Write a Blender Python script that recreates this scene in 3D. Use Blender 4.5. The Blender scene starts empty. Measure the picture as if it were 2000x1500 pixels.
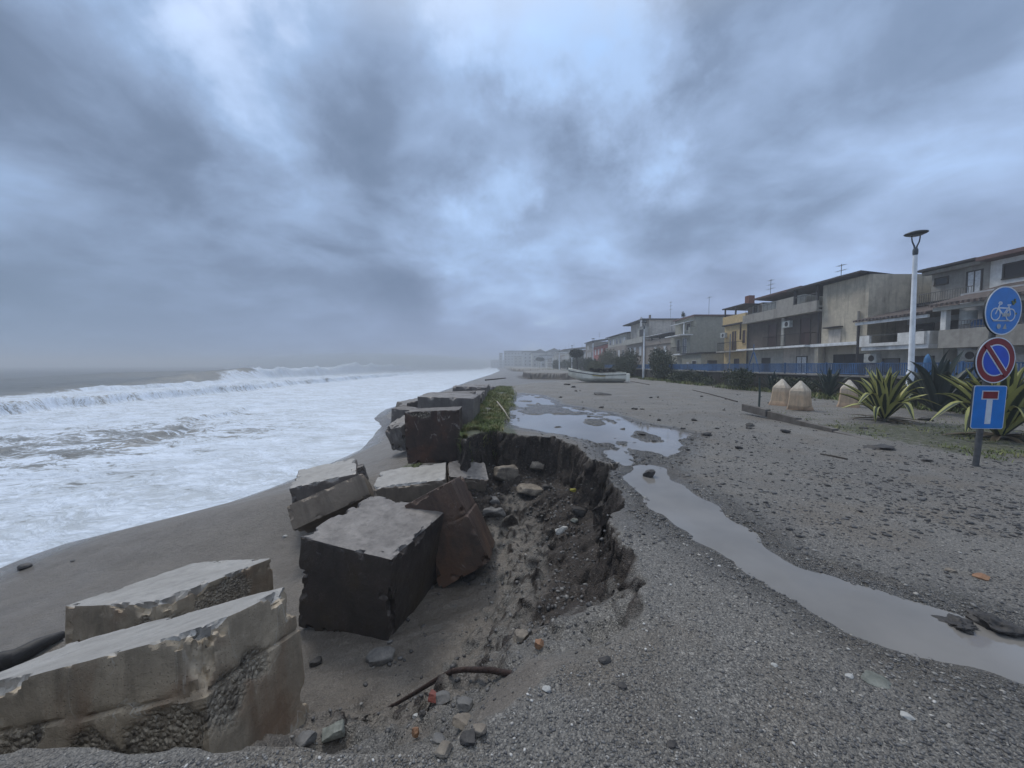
import bpy, math, random
import numpy as np
from mathutils import Vector, Matrix, Euler
random.seed(7); RNG = np.random.default_rng(7)
C = bpy.context.scene.collection
R = math.radians

# ---------------------------------------------------------------- camera
F = 722.0; H = 1.4; PITCH = math.atan(37 / F)
cam = bpy.data.objects.new('camera', bpy.data.cameras.new('camera')); C.objects.link(cam)
cam.location = (0, 0, H); cam.rotation_euler = (math.pi / 2 - PITCH, 0, 0)
cam.data.sensor_width = 36; cam.data.lens = 36 * F / 2000
cam.data.clip_start = 0.05; cam.data.clip_end = 6000
bpy.context.scene.camera = cam
cp, sp = math.cos(PITCH), math.sin(PITCH)
def G(px, py, z=0.0):
    """photo pixel -> point on the level z"""
    a, b = (px - 1000) / F, (750 - py) / F
    d = np.array([a, cp + b * sp, -sp + b * cp]); t = (z - H) / d[2]
    return (a * t, d[1] * t)
def DIR(px, py):
    a, b = (px - 1000) / F, (750 - py) / F
    return Vector((a, cp + b * sp, -sp + b * cp)).normalized()

# ---------------------------------------------------------------- node helper
class NT:
    def __init__(s, tree): s.t = tree
    def n(s, typ, props=None, **ins):
        nd = s.t.nodes.new(typ)
        for k, v in (props or {}).items(): setattr(nd, k, v)
        for k, v in ins.items():
            sock = nd.inputs[int(k[1:])] if k[0] == 'i' and k[1:].isdigit() else nd.inputs[k.replace('_', ' ')]
            s.put(sock, v)
        return nd
    def put(s, sock, v):
        if isinstance(v, bpy.types.NodeSocket): s.t.links.new(v, sock)
        else:
            if sock.type == 'RGBA' and len(v) == 3: v = (*v, 1)
            sock.default_value = v
    def m(s, op, a, b=0.0, c=0.0, clamp=False):
        nd = s.n('ShaderNodeMath', {'operation': op, 'use_clamp': clamp}); s.put(nd.inputs[0], a); s.put(nd.inputs[1], b)
        if op in ('MULTIPLY_ADD', 'SMOOTH_MIN'): s.put(nd.inputs[2], c)
        return nd.outputs[0]
    def v(s, op, a, b=None, sc=None):
        nd = s.n('ShaderNodeVectorMath', {'operation': op}); s.put(nd.inputs[0], a)
        if b is not None: s.put(nd.inputs[1], b)
        if sc is not None: s.put(nd.inputs['Scale'], sc)
        return nd.outputs['Value'] if op in ('DISTANCE', 'LENGTH', 'DOT_PRODUCT') else nd.outputs[0]
    def mix(s, f, a, b, mode='MIX'):
        nd = s.n('ShaderNodeMix', {'data_type': 'RGBA', 'blend_type': mode}); nd.clamp_factor = True
        s.put(nd.inputs[0], f); s.put(nd.inputs[6], a); s.put(nd.inputs[7], b); return nd.outputs[2]
    def mr(s, x, a, b, c=0.0, d=1.0, smooth=False):
        nd = s.n('ShaderNodeMapRange', {'interpolation_type': 'SMOOTHSTEP' if smooth else 'LINEAR'})
        for i, q in enumerate((x, a, b, c, d)): s.put(nd.inputs[i], q)
        return nd.outputs[0]
    def noise(s, vec, scale, detail=4, rough=.5, dist=0.0):
        return s.n('ShaderNodeTexNoise', Vector=vec, Scale=scale, Detail=detail, Roughness=rough, Distortion=dist).outputs[0]
    def vor(s, vec, scale, feature='F1', rand=1.0):
        return s.n('ShaderNodeTexVoronoi', {'feature': feature}, Vector=vec, Scale=scale, Randomness=rand)
    def attr(s, name): return s.n('ShaderNodeAttribute', {'attribute_name': name}).outputs['Fac']
    def bump(s, h, strength, dist, nrm=None):
        nd = s.n('ShaderNodeBump', Height=h, Strength=strength, Distance=dist)
        if nrm is not None: s.put(nd.inputs['Normal'], nrm)
        return nd.outputs[0]
    def sep(s, vec):
        nd = s.n('ShaderNodeSeparateXYZ'); s.put(nd.inputs[0], vec); return nd.outputs
    def comb(s, x, y, z):
        nd = s.n('ShaderNodeCombineXYZ'); s.put(nd.inputs[0], x); s.put(nd.inputs[1], y); s.put(nd.inputs[2], z); return nd.outputs[0]

# ---------------------------------------------------------------- world
SUN_EL, SUN_AZ = R(52), R(-35)          # azimuth from +Y towards +X
w = bpy.data.worlds.new("World"); bpy.context.scene.world = w; w.use_nodes = True
w.node_tree.nodes.clear(); T = NT(w.node_tree)
tc = T.n('ShaderNodeTexCoord').outputs['Generated']
dirn = T.v('NORMALIZE', tc); sx, sy, sz = T.sep(dirn)[0:3]
zc = T.m('MAXIMUM', sz, 0.0); den = T.m('ADD', zc, 0.32)
pv = T.comb(T.m('DIVIDE', sx, den), T.m('DIVIDE', sy, den), 0.3)
n1 = T.noise(pv, 1.4, 8, .48, .35)
n2 = T.noise(T.v('ADD', pv, (5.2, 1.7, 3.1)), 3.1, 8, .55, .5)
n3 = T.noise(T.v('ADD', pv, (1.2, 9.7, 0.1)), .55, 4, .5, .2)
n4 = T.noise(T.v('ADD', pv, (8.8, 2.2, 6.1)), 6.5, 7, .6, .8)
dens = T.m('ADD', T.m('MULTIPLY', n1, .80), T.m('ADD', T.m('MULTIPLY', n2, .32), T.m('ADD', T.m('MULTIPLY', n3, .20), T.m('MULTIPLY', T.m('SUBTRACT', n4, .5), .07))))
dens = T.m('SUBTRACT', dens, .10)
# thicker and thinner places in this sky: (photo direction, radius, weight)
wob = T.v('ADD', dirn, T.v('SCALE', T.v('SUBTRACT', T.n('ShaderNodeTexNoise', Vector=dirn, Scale=4.2, Detail=7.0, Roughness=.6).outputs['Color'], (.5, .5, .5)), sc=.42))
for px, py, r, wt in [(430, 40, .28, -.20), (600, 120, .2, -.08), (1010, 40, .34, -.25), (1110, 90, .22, -.14), (1245, 290, .16, -.23),
                      (1350, 120, .26, -.05), (975, 390, .14, -.13), (40, 320, .2, -.10), (1040, 560, .3, -.05), (520, 380, .22, -.07), (660, 540, .2, -.06), (1600, 60, .3, .02),
                      (700, 90, .2, .07), (960, 200, .2, .12), (1130, 240, .17, .08), (720, 400, .26, .09), (230, 170, .4, .13),
                      (1180, 400, .3, .08), (1480, 340, .3, .05), (1900, 200, .4, .07), (200, 560, .45, .08), (830, 640, .22, .07), (1060, 480, .1, .05)]:
    dd = T.v('DISTANCE', wob, tuple(DIR(px, py)))
    dens = T.m('ADD', dens, T.mr(dd, 0, r * 1.25, wt, 0, True))
cr = T.n('ShaderNodeValToRGB', Fac=dens); e = cr.color_ramp.elements
stops = [(.33, (.48, .78, 1.25)), (.44, (.43, .61, .92)), (.55, (.325, .44, .655)), (.67, (.215, .293, .44)), (.84, (.138, .20, .31))]
while len(e) < len(stops): e.new(.5)
for k, (p, c) in enumerate(stops): e[k].position = p; e[k].color = (*[q * .92 for q in c], 1)
cloud = cr.outputs[0]
# heavier cloud out over the sea, thinner inland, and the bright upper sky of an overcast day
side = T.mr(T.m('DIVIDE', sx, T.m('ADD', T.m('ABSOLUTE', sy), .25)), -1.2, 1.2, .80, 1.12, True)
cloud = T.v('SCALE', cloud, sc=T.m('MULTIPLY', side, T.mr(sz, .60, 1.0, 1.0, 1.5, True)))
cloud = T.mix(T.mr(sz, .60, .85, 0, .85, True), cloud, (.80, .83, .86))
hz = T.mr(sz, 0.0, .33, 1.0, 0.0, True)
hcol = T.mix(T.mr(T.m('DIVIDE', sx, T.m('ADD', T.m('ABSOLUTE', sy), .25)), -.9, .5, 0, 1), (.200, .278, .405), (.300, .368, .565))
cloud = T.mix(T.m('MULTIPLY', hz, .85), cloud, hcol)
sky = T.n('ShaderNodeTexSky', {'sky_type': 'NISHITA', 'sun_disc': False, 'sun_elevation': SUN_EL, 'sun_rotation': SUN_AZ, 'air_density': 1.0, 'dust_density': 1.5})
gap = T.mr(dens, .36, .50, .30, 0.0, True)
fin = T.mix(gap, T.v('SCALE', cloud, sc=10.0), sky.outputs[0])
bg = T.n('ShaderNodeBackground', Color=fin, Strength=.1)
T.t.links.new(bg.outputs[0], T.n('ShaderNodeOutputWorld').inputs[0])
sun = bpy.data.objects.new('sun', bpy.data.lights.new('sun', 'SUN')); C.objects.link(sun)
sun.data.energy = 1.3; sun.data.angle = R(14); sun.data.color = (1, .96, .90)
sd = Vector((math.sin(SUN_AZ) * math.cos(SUN_EL), math.cos(SUN_AZ) * math.cos(SUN_EL), math.sin(SUN_EL)))
sun.rotation_euler = sd.to_track_quat('Z', 'Y').to_euler()
vs = bpy.context.scene.view_settings; vs.view_transform = 'Standard'; vs.look = 'None'; vs.exposure = .24; vs.gamma = 1; vs.use_curve_mapping = False
bpy.context.scene.cycles.volume_bounces = 0; bpy.context.scene.cycles.max_bounces = 6

# ---------------------------------------------------------------- numpy noise
def _h(ix, iy, iz, s):
    n = (ix.astype(np.int64) * 374761393 + iy.astype(np.int64) * 668265263 + iz.astype(np.int64) * 2147483647 + s * 974634777) & 0xffffffff
    n = ((n ^ (n >> 13)) * 1274126177) & 0xffffffff
    return ((n ^ (n >> 16)) & 0xffff) / 65535.0
def vn(x, y, z=None, s=0):
    x = np.asarray(x, float); y = np.asarray(y, float)
    ix, iy = np.floor(x), np.floor(y); fx, fy = x - ix, y - iy; fx = fx * fx * (3 - 2 * fx); fy = fy * fy * (3 - 2 * fy)
    if z is None:
        o = np.zeros_like(ix)
        a = _h(ix, iy, o, s) * (1 - fx) + _h(ix + 1, iy, o, s) * fx; b = _h(ix, iy + 1, o, s) * (1 - fx) + _h(ix + 1, iy + 1, o, s) * fx
        return a * (1 - fy) + b * fy
    iz = np.floor(z); fz = z - iz; fz = fz * fz * (3 - 2 * fz); out = 0
    for k, wz in ((0, 1 - fz), (1, fz)):
        a = _h(ix, iy, iz + k, s) * (1 - fx) + _h(ix + 1, iy, iz + k, s) * fx; b = _h(ix, iy + 1, iz + k, s) * (1 - fx) + _h(ix + 1, iy + 1, iz + k, s) * fx
        out = out + (a * (1 - fy) + b * fy) * wz
    return out
def fbm(x, y, o=4, s=0, z=None, g=.5):
    t, a, tot = 0, 1, 0
    for k in range(o):
        t = t + a * vn(x * 2 ** k, y * 2 ** k, None if z is None else z * 2 ** k, s + k); tot += a; a *= g
    return t / tot
def sstep(a, b, x): t = np.clip((x - a) / (b - a), 0, 1); return t * t * (3 - 2 * t)
def sdist(x, y, poly):
    """signed distance to a closed polygon, positive inside"""
    P = np.array(poly, float); d = np.full(x.shape, 1e9); ins = np.zeros(x.shape, bool)
    for i in range(len(P)):
        ax, ay = P[i]; bx, by = P[(i + 1) % len(P)]; ex, ey = bx - ax, by - ay
        t = np.clip(((x - ax) * ex + (y - ay) * ey) / (ex * ex + ey * ey + 1e-12), 0, 1)
        d = np.minimum(d, (x - ax - t * ex) ** 2 + (y - ay - t * ey) ** 2)
        c = ((ay > y) != (by > y)) & (x < ex * (y - ay) / (ey if ey else 1e-12) + ax); ins ^= c
    d = np.sqrt(d); return np.where(ins, d, -d)

# ---------------------------------------------------------------- object helpers
def tag(o, label=None, cat=None, group=None, kind=None):
    for k, v in (('label', label), ('category', cat), ('group', group), ('kind', kind)):
        if v: o[k] = v
    return o
def link(name, me, parent=None, mats=()):
    o = bpy.data.objects.new(name, me); C.objects.link(o)
    for m_ in (mats if isinstance(mats, (list, tuple)) else [mats]): me.materials.append(m_)
    if parent: o.parent = parent
    return o
def empty(name, loc=(0, 0, 0), rz=0.0):
    o = bpy.data.objects.new(name, None); C.objects.link(o); o.location = loc; o.rotation_euler = (0, 0, rz); o.empty_display_size = .2; return o
def npmesh(name, V, Fq, mats, parent=None, attrs=None, smooth=True, midx=None):
    V = np.asarray(V, np.float32); Fq = np.asarray(Fq, np.int32); k = Fq.shape[1]
    me = bpy.data.meshes.new(name); me.vertices.add(len(V)); me.vertices.foreach_set('co', V.ravel())
    me.loops.add(Fq.size); me.loops.foreach_set('vertex_index', Fq.ravel())
    me.polygons.add(len(Fq)); me.polygons.foreach_set('loop_start', np.arange(0, Fq.size, k, dtype=np.int32))
    try: me.polygons.foreach_set('loop_total', np.full(len(Fq), k, np.int32))
    except Exception: pass
    if smooth: me.polygons.foreach_set('use_smooth', np.ones(len(Fq), bool))
    if midx is not None: me.polygons.foreach_set('material_index', np.asarray(midx, np.int32))
    for a, val in (attrs or {}).items():
        at = me.attributes.new(a, 'FLOAT', 'POINT'); at.data.foreach_set('value', np.asarray(val, np.float32))
    me.update(); me.validate(); return link(name, me, parent, mats)
class MB:
    def __init__(s): s.v = []; s.f = []
    def add(s, vs_, fs):
        b = len(s.v); s.v += [tuple(p) for p in vs_]; s.f += [tuple(i + b for i in f) for f in fs]; return s
    def box(s, x0, x1, y0, y1, z0, z1):
        return s.add([(x, y, z) for z in (z0, z1) for y in (y0, y1) for x in (x0, x1)],
                     [(0, 2, 3, 1), (4, 5, 7, 6), (0, 1, 5, 4), (2, 6, 7, 3), (0, 4, 6, 2), (1, 3, 7, 5)])
    def hexa(s, bot, top):
        return s.add(list(bot) + list(top), [(3, 2, 1, 0), (4, 5, 6, 7)] + [(i, (i + 1) % 4, 4 + (i + 1) % 4, 4 + i) for i in range(4)])
    def tube(s, pts, r, seg=8, caps=True):
        pts = [Vector(p) for p in pts]; rs = r if isinstance(r, (list, tuple)) else [r] * len(pts); rings = []
        for i, p in enumerate(pts):
            t = (pts[min(i + 1, len(pts) - 1)] - pts[max(i - 1, 0)]).normalized()
            u = t.cross(Vector((0, 0, 1)) if abs(t.z) < .9 else Vector((1, 0, 0))).normalized(); v = t.cross(u)
            rings.append([p + (u * math.cos(a) + v * math.sin(a)) * rs[i] for a in [2 * math.pi * k / seg for k in range(seg)]])
        vs_ = [q for rg in rings for q in rg]; fs = []
        for i in range(len(pts) - 1):
            for k in range(seg):
                a, b = i * seg + k, i * seg + (k + 1) % seg; fs.append((a, b, b + seg, a + seg))
        if caps: fs += [tuple(range(seg - 1, -1, -1)), tuple((len(pts) - 1) * seg + k for k in range(seg))]
        return s.add(vs_, fs)
    def disc(s, c, r, y0, y1, seg=40, r2=None):
        """short cylinder with its axis along y (r2: inner radius)"""
        A = [(2 * math.pi * k / seg) for k in range(seg)]
        o = [(c[0] + r * math.cos(a), y0, c[1] + r * math.sin(a)) for a in A] + [(c[0] + r * math.cos(a), y1, c[1] + r * math.sin(a)) for a in A]
        if r2 is None:
            return s.add(o, [tuple(range(seg)), tuple(range(2 * seg - 1, seg - 1, -1))] + [((k + 1) % seg, k, seg + k, seg + (k + 1) % seg) for k in range(seg)])
        o += [(c[0] + r2 * math.cos(a), y0, c[1] + r2 * math.sin(a)) for a in A] + [(c[0] + r2 * math.cos(a), y1, c[1] + r2 * math.sin(a)) for a in A]
        f = []
        for k in range(seg):
            j = (k + 1) % seg; f += [(j, k, seg + k, seg + j), (2 * seg + k, 2 * seg + j, 3 * seg + j, 3 * seg + k), (k, j, 2 * seg + j, 2 * seg + k), (seg + j, seg + k, 3 * seg + k, 3 * seg + j)]
        return s.add(o, f)
    def lathe(s, prof, seg=24, ox=0, oy=0):
        vs_ = [(ox + r * math.cos(2 * math.pi * k / seg), oy + r * math.sin(2 * math.pi * k / seg), z) for r, z in prof for k in range(seg)]
        fs = [(i * seg + k, i * seg + (k + 1) % seg, (i + 1) * seg + (k + 1) % seg, (i + 1) * seg + k) for i in range(len(prof) - 1) for k in range(seg)]
        return s.add(vs_, fs)
    def build(s, name, mat, parent=None, smooth=False, bevel=0):
        me = bpy.data.meshes.new(name); me.from_pydata([tuple(p) for p in s.v], [], s.f); me.update()
        o = link(name, me, parent, mat)
        if smooth:
            me.polygons.foreach_set('use_smooth', np.ones(len(me.polygons), bool))
            try: me.set_sharp_from_angle(angle=R(40))
            except Exception: pass
        if bevel:
            b = o.modifiers.new('bevel', 'BEVEL'); b.width = bevel; b.segments = 2; b.limit_method = 'ANGLE'
        return o

# ---------------------------------------------------------------- materials
def newmat(name):
    m = bpy.data.materials.new(name); m.use_nodes = True; nt = m.node_tree; nt.nodes.clear(); t = NT(nt)
    b = t.n('ShaderNodeBsdfPrincipled'); nt.links.new(b.outputs[0], t.n('ShaderNodeOutputMaterial').inputs[0]); return m, t, b
def plain(name, col, rough=.6, metal=0.0, var=.25, scale=6.0, bump=.0, dirt=None, spec=.4):
    m, t, b = newmat(name); P = t.n('ShaderNodeNewGeometry').outputs['Position']
    n = t.noise(P, scale, 5, .6)
    c = t.mix(t.mr(n, .3, .7, 0, 1), tuple(q * (1 - var) for q in col), tuple(min(1, q * (1 + var)) for q in col))
    if dirt: c = t.mix(t.mr(t.noise(t.v('MULTIPLY', P, (1, 1, .35)), scale * .35, 6, .65), .48, .68, 0, .8), c, dirt)
    t.put(b.inputs['Base Color'], c); b.inputs['Roughness'].default_value = rough; b.inputs['Metallic'].default_value = metal; b.inputs['Specular IOR Level'].default_value = spec
    if bump: t.put(b.inputs['Normal'], t.bump(n, bump, .02))
    return m
def plaster(name, col, stain=(.06, .055, .05), amt=.6, sc=1.0, bare=None):
    """weathered render: vertical runs, blotches, missing patches"""
    m, t, b = newmat(name); P = t.n('ShaderNodeNewGeometry').outputs['Position']
    c = t.mix(t.mr(t.noise(P, 3.5 * sc, 7, .65), .3, .72, 0, 1), tuple(q * .78 for q in col), tuple(q * 1.12 for q in col))
    run = t.noise(t.v('MULTIPLY', P, (2.4, 2.4, .22)), sc, 6, .62)
    c = t.mix(t.mr(run, .50, .72, 0, amt), c, stain)
    bl = t.noise(P, .55 * sc, 7, .7)
    c = t.mix(t.mr(bl, .52, .64, 0, amt * .8), c, tuple(q * .55 for q in col))
    if bare: c = t.mix(t.mr(t.noise(t.v('ADD', P, (7, 3, 1)), .45 * sc, 8, .6), .56, .60, 0, .8), c, bare)
    t.put(b.inputs['Base Color'], c); b.inputs['Roughness'].default_value = .85; b.inputs['Specular IOR Level'].default_value = .2
    t.put(b.inputs['Normal'], t.bump(t.noise(P, 14, 6, .7), .35, .03)); return m
def concrete(name, col, dark, stain, wet=.5, agg=True, sc=1.0, rust=None, white=0.0):
    m, t, b = newmat(name); P = t.n('ShaderNodeTexCoord').outputs['Object']
    n1 = t.noise(P, 2.2 * sc, 9, .62, .3); n2 = t.noise(P, 22 * sc, 6, .7); n3 = t.noise(t.v('MULTIPLY', P, (5, 5, .7)), 1.4 * sc, 6, .6)
    c = t.mix(t.mr(n1, .33, .66, 0, 1), dark, col)
    c = t.mix(t.mr(n3, .50, .70, 0, .65), c, stain)
    c = t.mix(t.mr(n2, .3, .75, .0, .55), c, tuple(q * .55 for q in col))
    if rust: c = t.mix(t.mr(t.noise(t.v('ADD', P, (3, 1, 8)), 1.3, 6, .6, .6), .52, .68, 0, .75), c, rust)
    v1 = t.vor(t.v('ADD', P, t.v('SCALE', t.n('ShaderNodeTexNoise', Vector=P, Scale=26.0, Detail=3.0).outputs['Color'], sc=.03)), 40); pc = t.mix(t.mr(t.sep(v1.outputs['Color'])[0], 0, 1), (.05, .042, .034), (.46, .41, .33))
    pc = t.mix(t.mr(v1.outputs['Distance'], .35, .8, 0, .8), pc, (.04, .034, .028)); pc = t.mix(t.mr(n1, .4, .6, .0, .35), pc, col)
    ag = t.attr('aggr')
    if agg: c = t.mix(t.mr(t.m('ADD', ag, t.m('MULTIPLY', t.m('SUBTRACT', n2, .5), .9)), .25, .75, 0, .92), c, pc)
    c = t.mix(t.m('MULTIPLY', t.attr('edge'), t.mr(n2, .3, .6, .2, .75)), c, tuple(min(.6, q * 1.3 + .02) for q in col))
    lin = t.m('ABSOLUTE', t.m('SUBTRACT', t.noise(t.v('MULTIPLY', P, (1, 1, .5)), 2.6, 3, .5, 1.6), .5)); c = t.mix(t.m('MULTIPLY', t.mr(lin, .0, .012, white, 0), t.m('MULTIPLY', t.mr(n1, .5, .62, 0, 1), t.mr(n2, .4, .55, .2, 1))), c, (.44, .42, .38))
    t.put(b.inputs['Base Color'], c); t.put(b.inputs['Roughness'], t.mr(n1, .3, .7, .85 - wet * .3, .62 - wet * .25)); b.inputs['Specular IOR Level'].default_value = .35
    hgt = t.m('ADD', t.m('MULTIPLY', n2, .6), t.m('MULTIPLY', t.m('MULTIPLY', ag, t.mr(v1.outputs['Distance'], 0, .7, 1, 0)), 2.2))
    pit = t.vor(P, 55 * sc); hgt = t.m('SUBTRACT', hgt, t.m('MULTIPLY', t.mr(pit.outputs['Distance'], .08, .22, 1, 0), t.mr(n1, .45, .6, 0, .7)))
    t.put(b.inputs['Normal'], t.bump(hgt, .8, .018, t.bump(n1, .5, .05))); return m

# the ground: gravel over a crust, dark soil where the crust is cut, wet sand below
m_ground, t, b = newmat('ground'); P = t.n('ShaderNodeNewGeometry').outputs['Position']
vA = t.vor(P, 85); vB = t.vor(P, 160); vC = t.vor(P, 30); vD = t.vor(P, 13)
cA = t.sep(vA.outputs['Color']); cB = t.sep(vB.outputs['Color']); cC = t.sep(vC.outputs['Color']); cD = t.sep(vD.outputs['Color'])
big = t.noise(P, .55, 5, .6); mid = t.noise(P, 3.5, 6, .6)
grv = t.mix(t.m('POWER', cA[0], 1.6), (.085, .081, .074), (.44, .415, .37))
grv = t.mix(.5, grv, t.mix(t.m('POWER', cB[1], 2.0), (.075, .071, .066), (.50, .475, .44)))
grv = t.mix(t.m('MULTIPLY', t.mr(vA.outputs['Distance'], .35, .75), .6), grv, (.03, .028, .027))
grv = t.mix(t.m('MULTIPLY', t.m('MULTIPLY', t.m('GREATER_THAN', cC[1], .90), t.mr(vC.outputs['Distance'], .30, .38, 1, 0)), t.mr(mid, .4, .6, .2, 1)), grv, t.mix(cC[2], (.14, .13, .12), (.50, .48, .44)))
grv = t.mix(t.mr(big, .38, .62, 0, .40), grv, (.25, .238, .215))
grv = t.mix(t.mr(mid, .50, .72, 0, .5), grv, (.11, .104, .094))
fine = t.mr(t.noise(t.v('ADD', P, (11, 4, 0)), .75, 6, .6, .4), .44, .60, 0, .75)
grv = t.mix(fine, grv, t.mix(t.m('POWER', cB[0], 2.2), (.074, .070, .065), (.32, .303, .275)))
brn = t.mix(t.mr(t.noise(t.v('ADD', P, (3, 8, 0)), 1.1, 5, .6), .5, .65, 0, .35), grv, (.16, .125, .085))
grs = t.mix(t.mr(t.noise(P, 16, 5, .7), .35, .65), (.02, .03, .010), (.09, .10, .035))
snd = t.mix(t.m('ADD', t.m('MULTIPLY', t.noise(P, 60, 5, .8), .5), t.m('MULTIPLY', cB[2], .5)), (.050, .044, .039), (.29, .26, .225))
snd = t.mix(t.mr(t.noise(P, 2.2, 6, .65), .4, .7, 0, .6), snd, (.085, .071, .058))
snd = t.mix(t.m('MULTIPLY', t.m('GREATER_THAN', cA[2], .955), t.mr(vA.outputs['Distance'], .3, .4, 1, 0)), snd, t.mix(cA[0], (.04, .035, .03), (.38, .36, .33)))
soil = t.mix(t.mr(t.noise(P, 26, 7, .7), .35, .7), (.017, .013, .011), (.080, .062, .051))
soil = t.mix(t.m('MULTIPLY', t.m('GREATER_THAN', cC[0], .82), t.mr(vC.outputs['Distance'], .3, .4, 1, 0)), soil, (.12, .10, .085))
edge_n = t.m('MULTIPLY', t.m('SUBTRACT', t.noise(P, 9, 6, .7), .5), .9)
f_sand = t.mr(t.m('ADD', t.attr('sand'), edge_n), .40, .60, 0, 1)
f_soil = t.mr(t.m('ADD', t.attr('soil'), t.m('MULTIPLY', edge_n, .9)), .22, .80, 0, 1)
f_grass = t.mr(t.m('ADD', t.attr('grassy'), t.m('MULTIPLY', edge_n, 1.6)), .45, .65, 0, .9)
col = t.mix(f_grass, brn, grs); col = t.mix(f_sand, col, snd); col = t.mix(f_soil, col, soil)
wet = t.attr('wet'); col = t.mix(t.m('MULTIPLY', wet, .8), col, t.mix(.5, col, (0, 0, 0)))
t.put(b.inputs['Base Color'], col)
puddly = t.mr(t.noise(P, 1.3, 6, .6), .45, .7)
t.put(b.inputs['Roughness'], t.m('SUBTRACT', t.mr(f_soil, 0, 1, .62, .85), t.m('MULTIPLY', t.m('ADD', wet, t.m('MULTIPLY', puddly, .25)), .46)))
b.inputs['Specular IOR Level'].default_value = .45
hh = t.m('ADD', t.m('MULTIPLY', t.mr(vA.outputs['Distance'], 0, .8, 1, 0), .7), t.m('MULTIPLY', t.mr(vB.outputs['Distance'], 0, .8, 1, 0), .35))
hh = t.m('ADD', t.m('MULTIPLY', hh, t.mr(f_sand, 0, 1, 1, .45)), t.m('MULTIPLY', t.noise(P, 45, 5, .7), .8))
t.put(b.inputs['Normal'], t.bump(hh, .85, .014, t.bump(t.m('ADD', mid, t.m('MULTIPLY', t.noise(P, 14, 5, .7), .8)), .6, .05)))

# muddy standing water
m_puddle, t, b = newmat('muddy_water'); P = t.n('ShaderNodeNewGeometry').outputs['Position']
t.put(b.inputs['Base Color'], t.mix(t.mr(t.noise(P, .9, 5, .6), .35, .65), (.145, .139, .130), (.205, .195, .182)))
b.inputs['Roughness'].default_value = .03; b.inputs['IOR'].default_value = 1.38; b.inputs['Specular IOR Level'].default_value = .6
t.put(b.inputs['Normal'], t.bump(t.noise(t.v('MULTIPLY', P, (1, .6, 1)), 11, 4, .6), .05, .01))

# sea: green-grey water, thick foam with thin places
m_sea, t, b = newmat('sea_water'); P = t.n('ShaderNodeNewGeometry').outputs['Position']
X_, Y_, Z_ = t.sep(P)[0:3]
warp = t.v('ADD', P, t.v('SCALE', t.v('SUBTRACT', t.n('ShaderNodeTexNoise', Vector=P, Scale=.35, Detail=4.0).outputs['Color'], (.5, .5, .5)), sc=2.6))
st = t.v('MULTIPLY', warp, (.62, 1.5, 0))
fa = t.noise(st, .55, 9, .66, .5); fb = t.noise(t.v('MULTIPLY', warp, (.9, 2.3, 0)), 2.1, 7, .62, .6); fc = t.noise(t.v('MULTIPLY', warp, (1, 1.6, 0)), 7.5, 5, .6, .4)
f = t.m('ADD', t.m('MULTIPLY', fa, .45), t.m('ADD', t.m('MULTIPLY', fb, .38), t.m('MULTIPLY', fc, .17)))
lw = t.v('ADD', warp, t.v('SCALE', t.n('ShaderNodeTexNoise', Vector=P, Scale=1.6, Detail=4.0).outputs['Color'], sc=.9)); lace = t.n('ShaderNodeTexVoronoi', {'feature': 'DISTANCE_TO_EDGE'}, Vector=t.v('MULTIPLY', lw, (.8, 1.5, 0)), Scale=1.5).outputs['Distance']
lace2 = t.n('ShaderNodeTexVoronoi', {'feature': 'DISTANCE_TO_EDGE'}, Vector=t.v('MULTIPLY', lw, (.8, 1.6, 0)), Scale=4.2).outputs['Distance']
lm = t.mr(t.noise(P, .22, 4, .6), .40, .58, 0, 1)
f = t.m('SUBTRACT', f, t.m('MULTIPLY', lm, t.m('ADD', t.mr(lace, .04, .30, 0, .075), t.mr(lace2, .04, .3, 0, .045))))
foam = t.mr(t.m('ADD', f, t.m('SUBTRACT', t.attr('foam'), .5)), .40, .485, 0, 1, True)
wcol = t.mix(t.attr('silt'), (.045, .055, .052), (.18, .185, .18))
fcol = t.mix(t.mr(fc, .3, .7), (.60, .68, .80), (.78, .86, .97))
fcol = t.mix(t.mr(f, .40, .56, .75, 0), fcol, (.40, .44, .47))
t.put(b.inputs['Base Color'], t.mix(foam, wcol, fcol))
t.put(b.inputs['Roughness'], t.mr(foam, 0, 1, .28, .75)); b.inputs['IOR'].default_value = 1.33
t.put(b.inputs['Normal'], t.bump(t.m('ADD', t.m('MULTIPLY', fb, .8), t.m('MULTIPLY', fc, .5)), .7, .16))

# ---------------------------------------------------------------- terrain
SEA = -2.6
rim_px = [(-400, 1490), (0, 1484), (300, 1474), (450, 1466), (600, 1448), (675, 1458), (775, 1463), (845, 1456), (910, 1462), (937, 1440), (987, 1380), (1025, 1342),
          (1062, 1316), (1090, 1292), (1158, 1268), (1212, 1241), (1244, 1190), (1252, 1150), (1246, 1125), (1226, 1090), (1200, 1047), (1191, 1025), (1214, 985),
          (1211, 968), (1188, 932), (1199, 910), (1150, 896), (1139, 880), (1100, 858), (1040, 852), (1005, 848), (960, 842), (925, 850), (908, 864)]
rim = [G(*p) for p in rim_px] + [(-1.02, 7.6), (-1.05, 12), (-1.0, 22), (-.4, 25), (1.2, 27), (3.2, 31), (8.5, 39), (11.8, 48), (12.6, 58), (11.6, 64), (7, 67), (3.4, 68), (2.8, 72), (2.4, 86),
        (6, 95), (14, 112), (17, 130), (9, 143), (1.5, 146), (.5, 170), (-8, 400), (-30, 1300), (900, 1300), (900, -80), (-40, -80), (-40, 1.1)]
shore_px = [(0, 1105), (130, 1062), (260, 1030), (390, 1000), (520, 956), (600, 925), (700, 880), (728, 850)]
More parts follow.
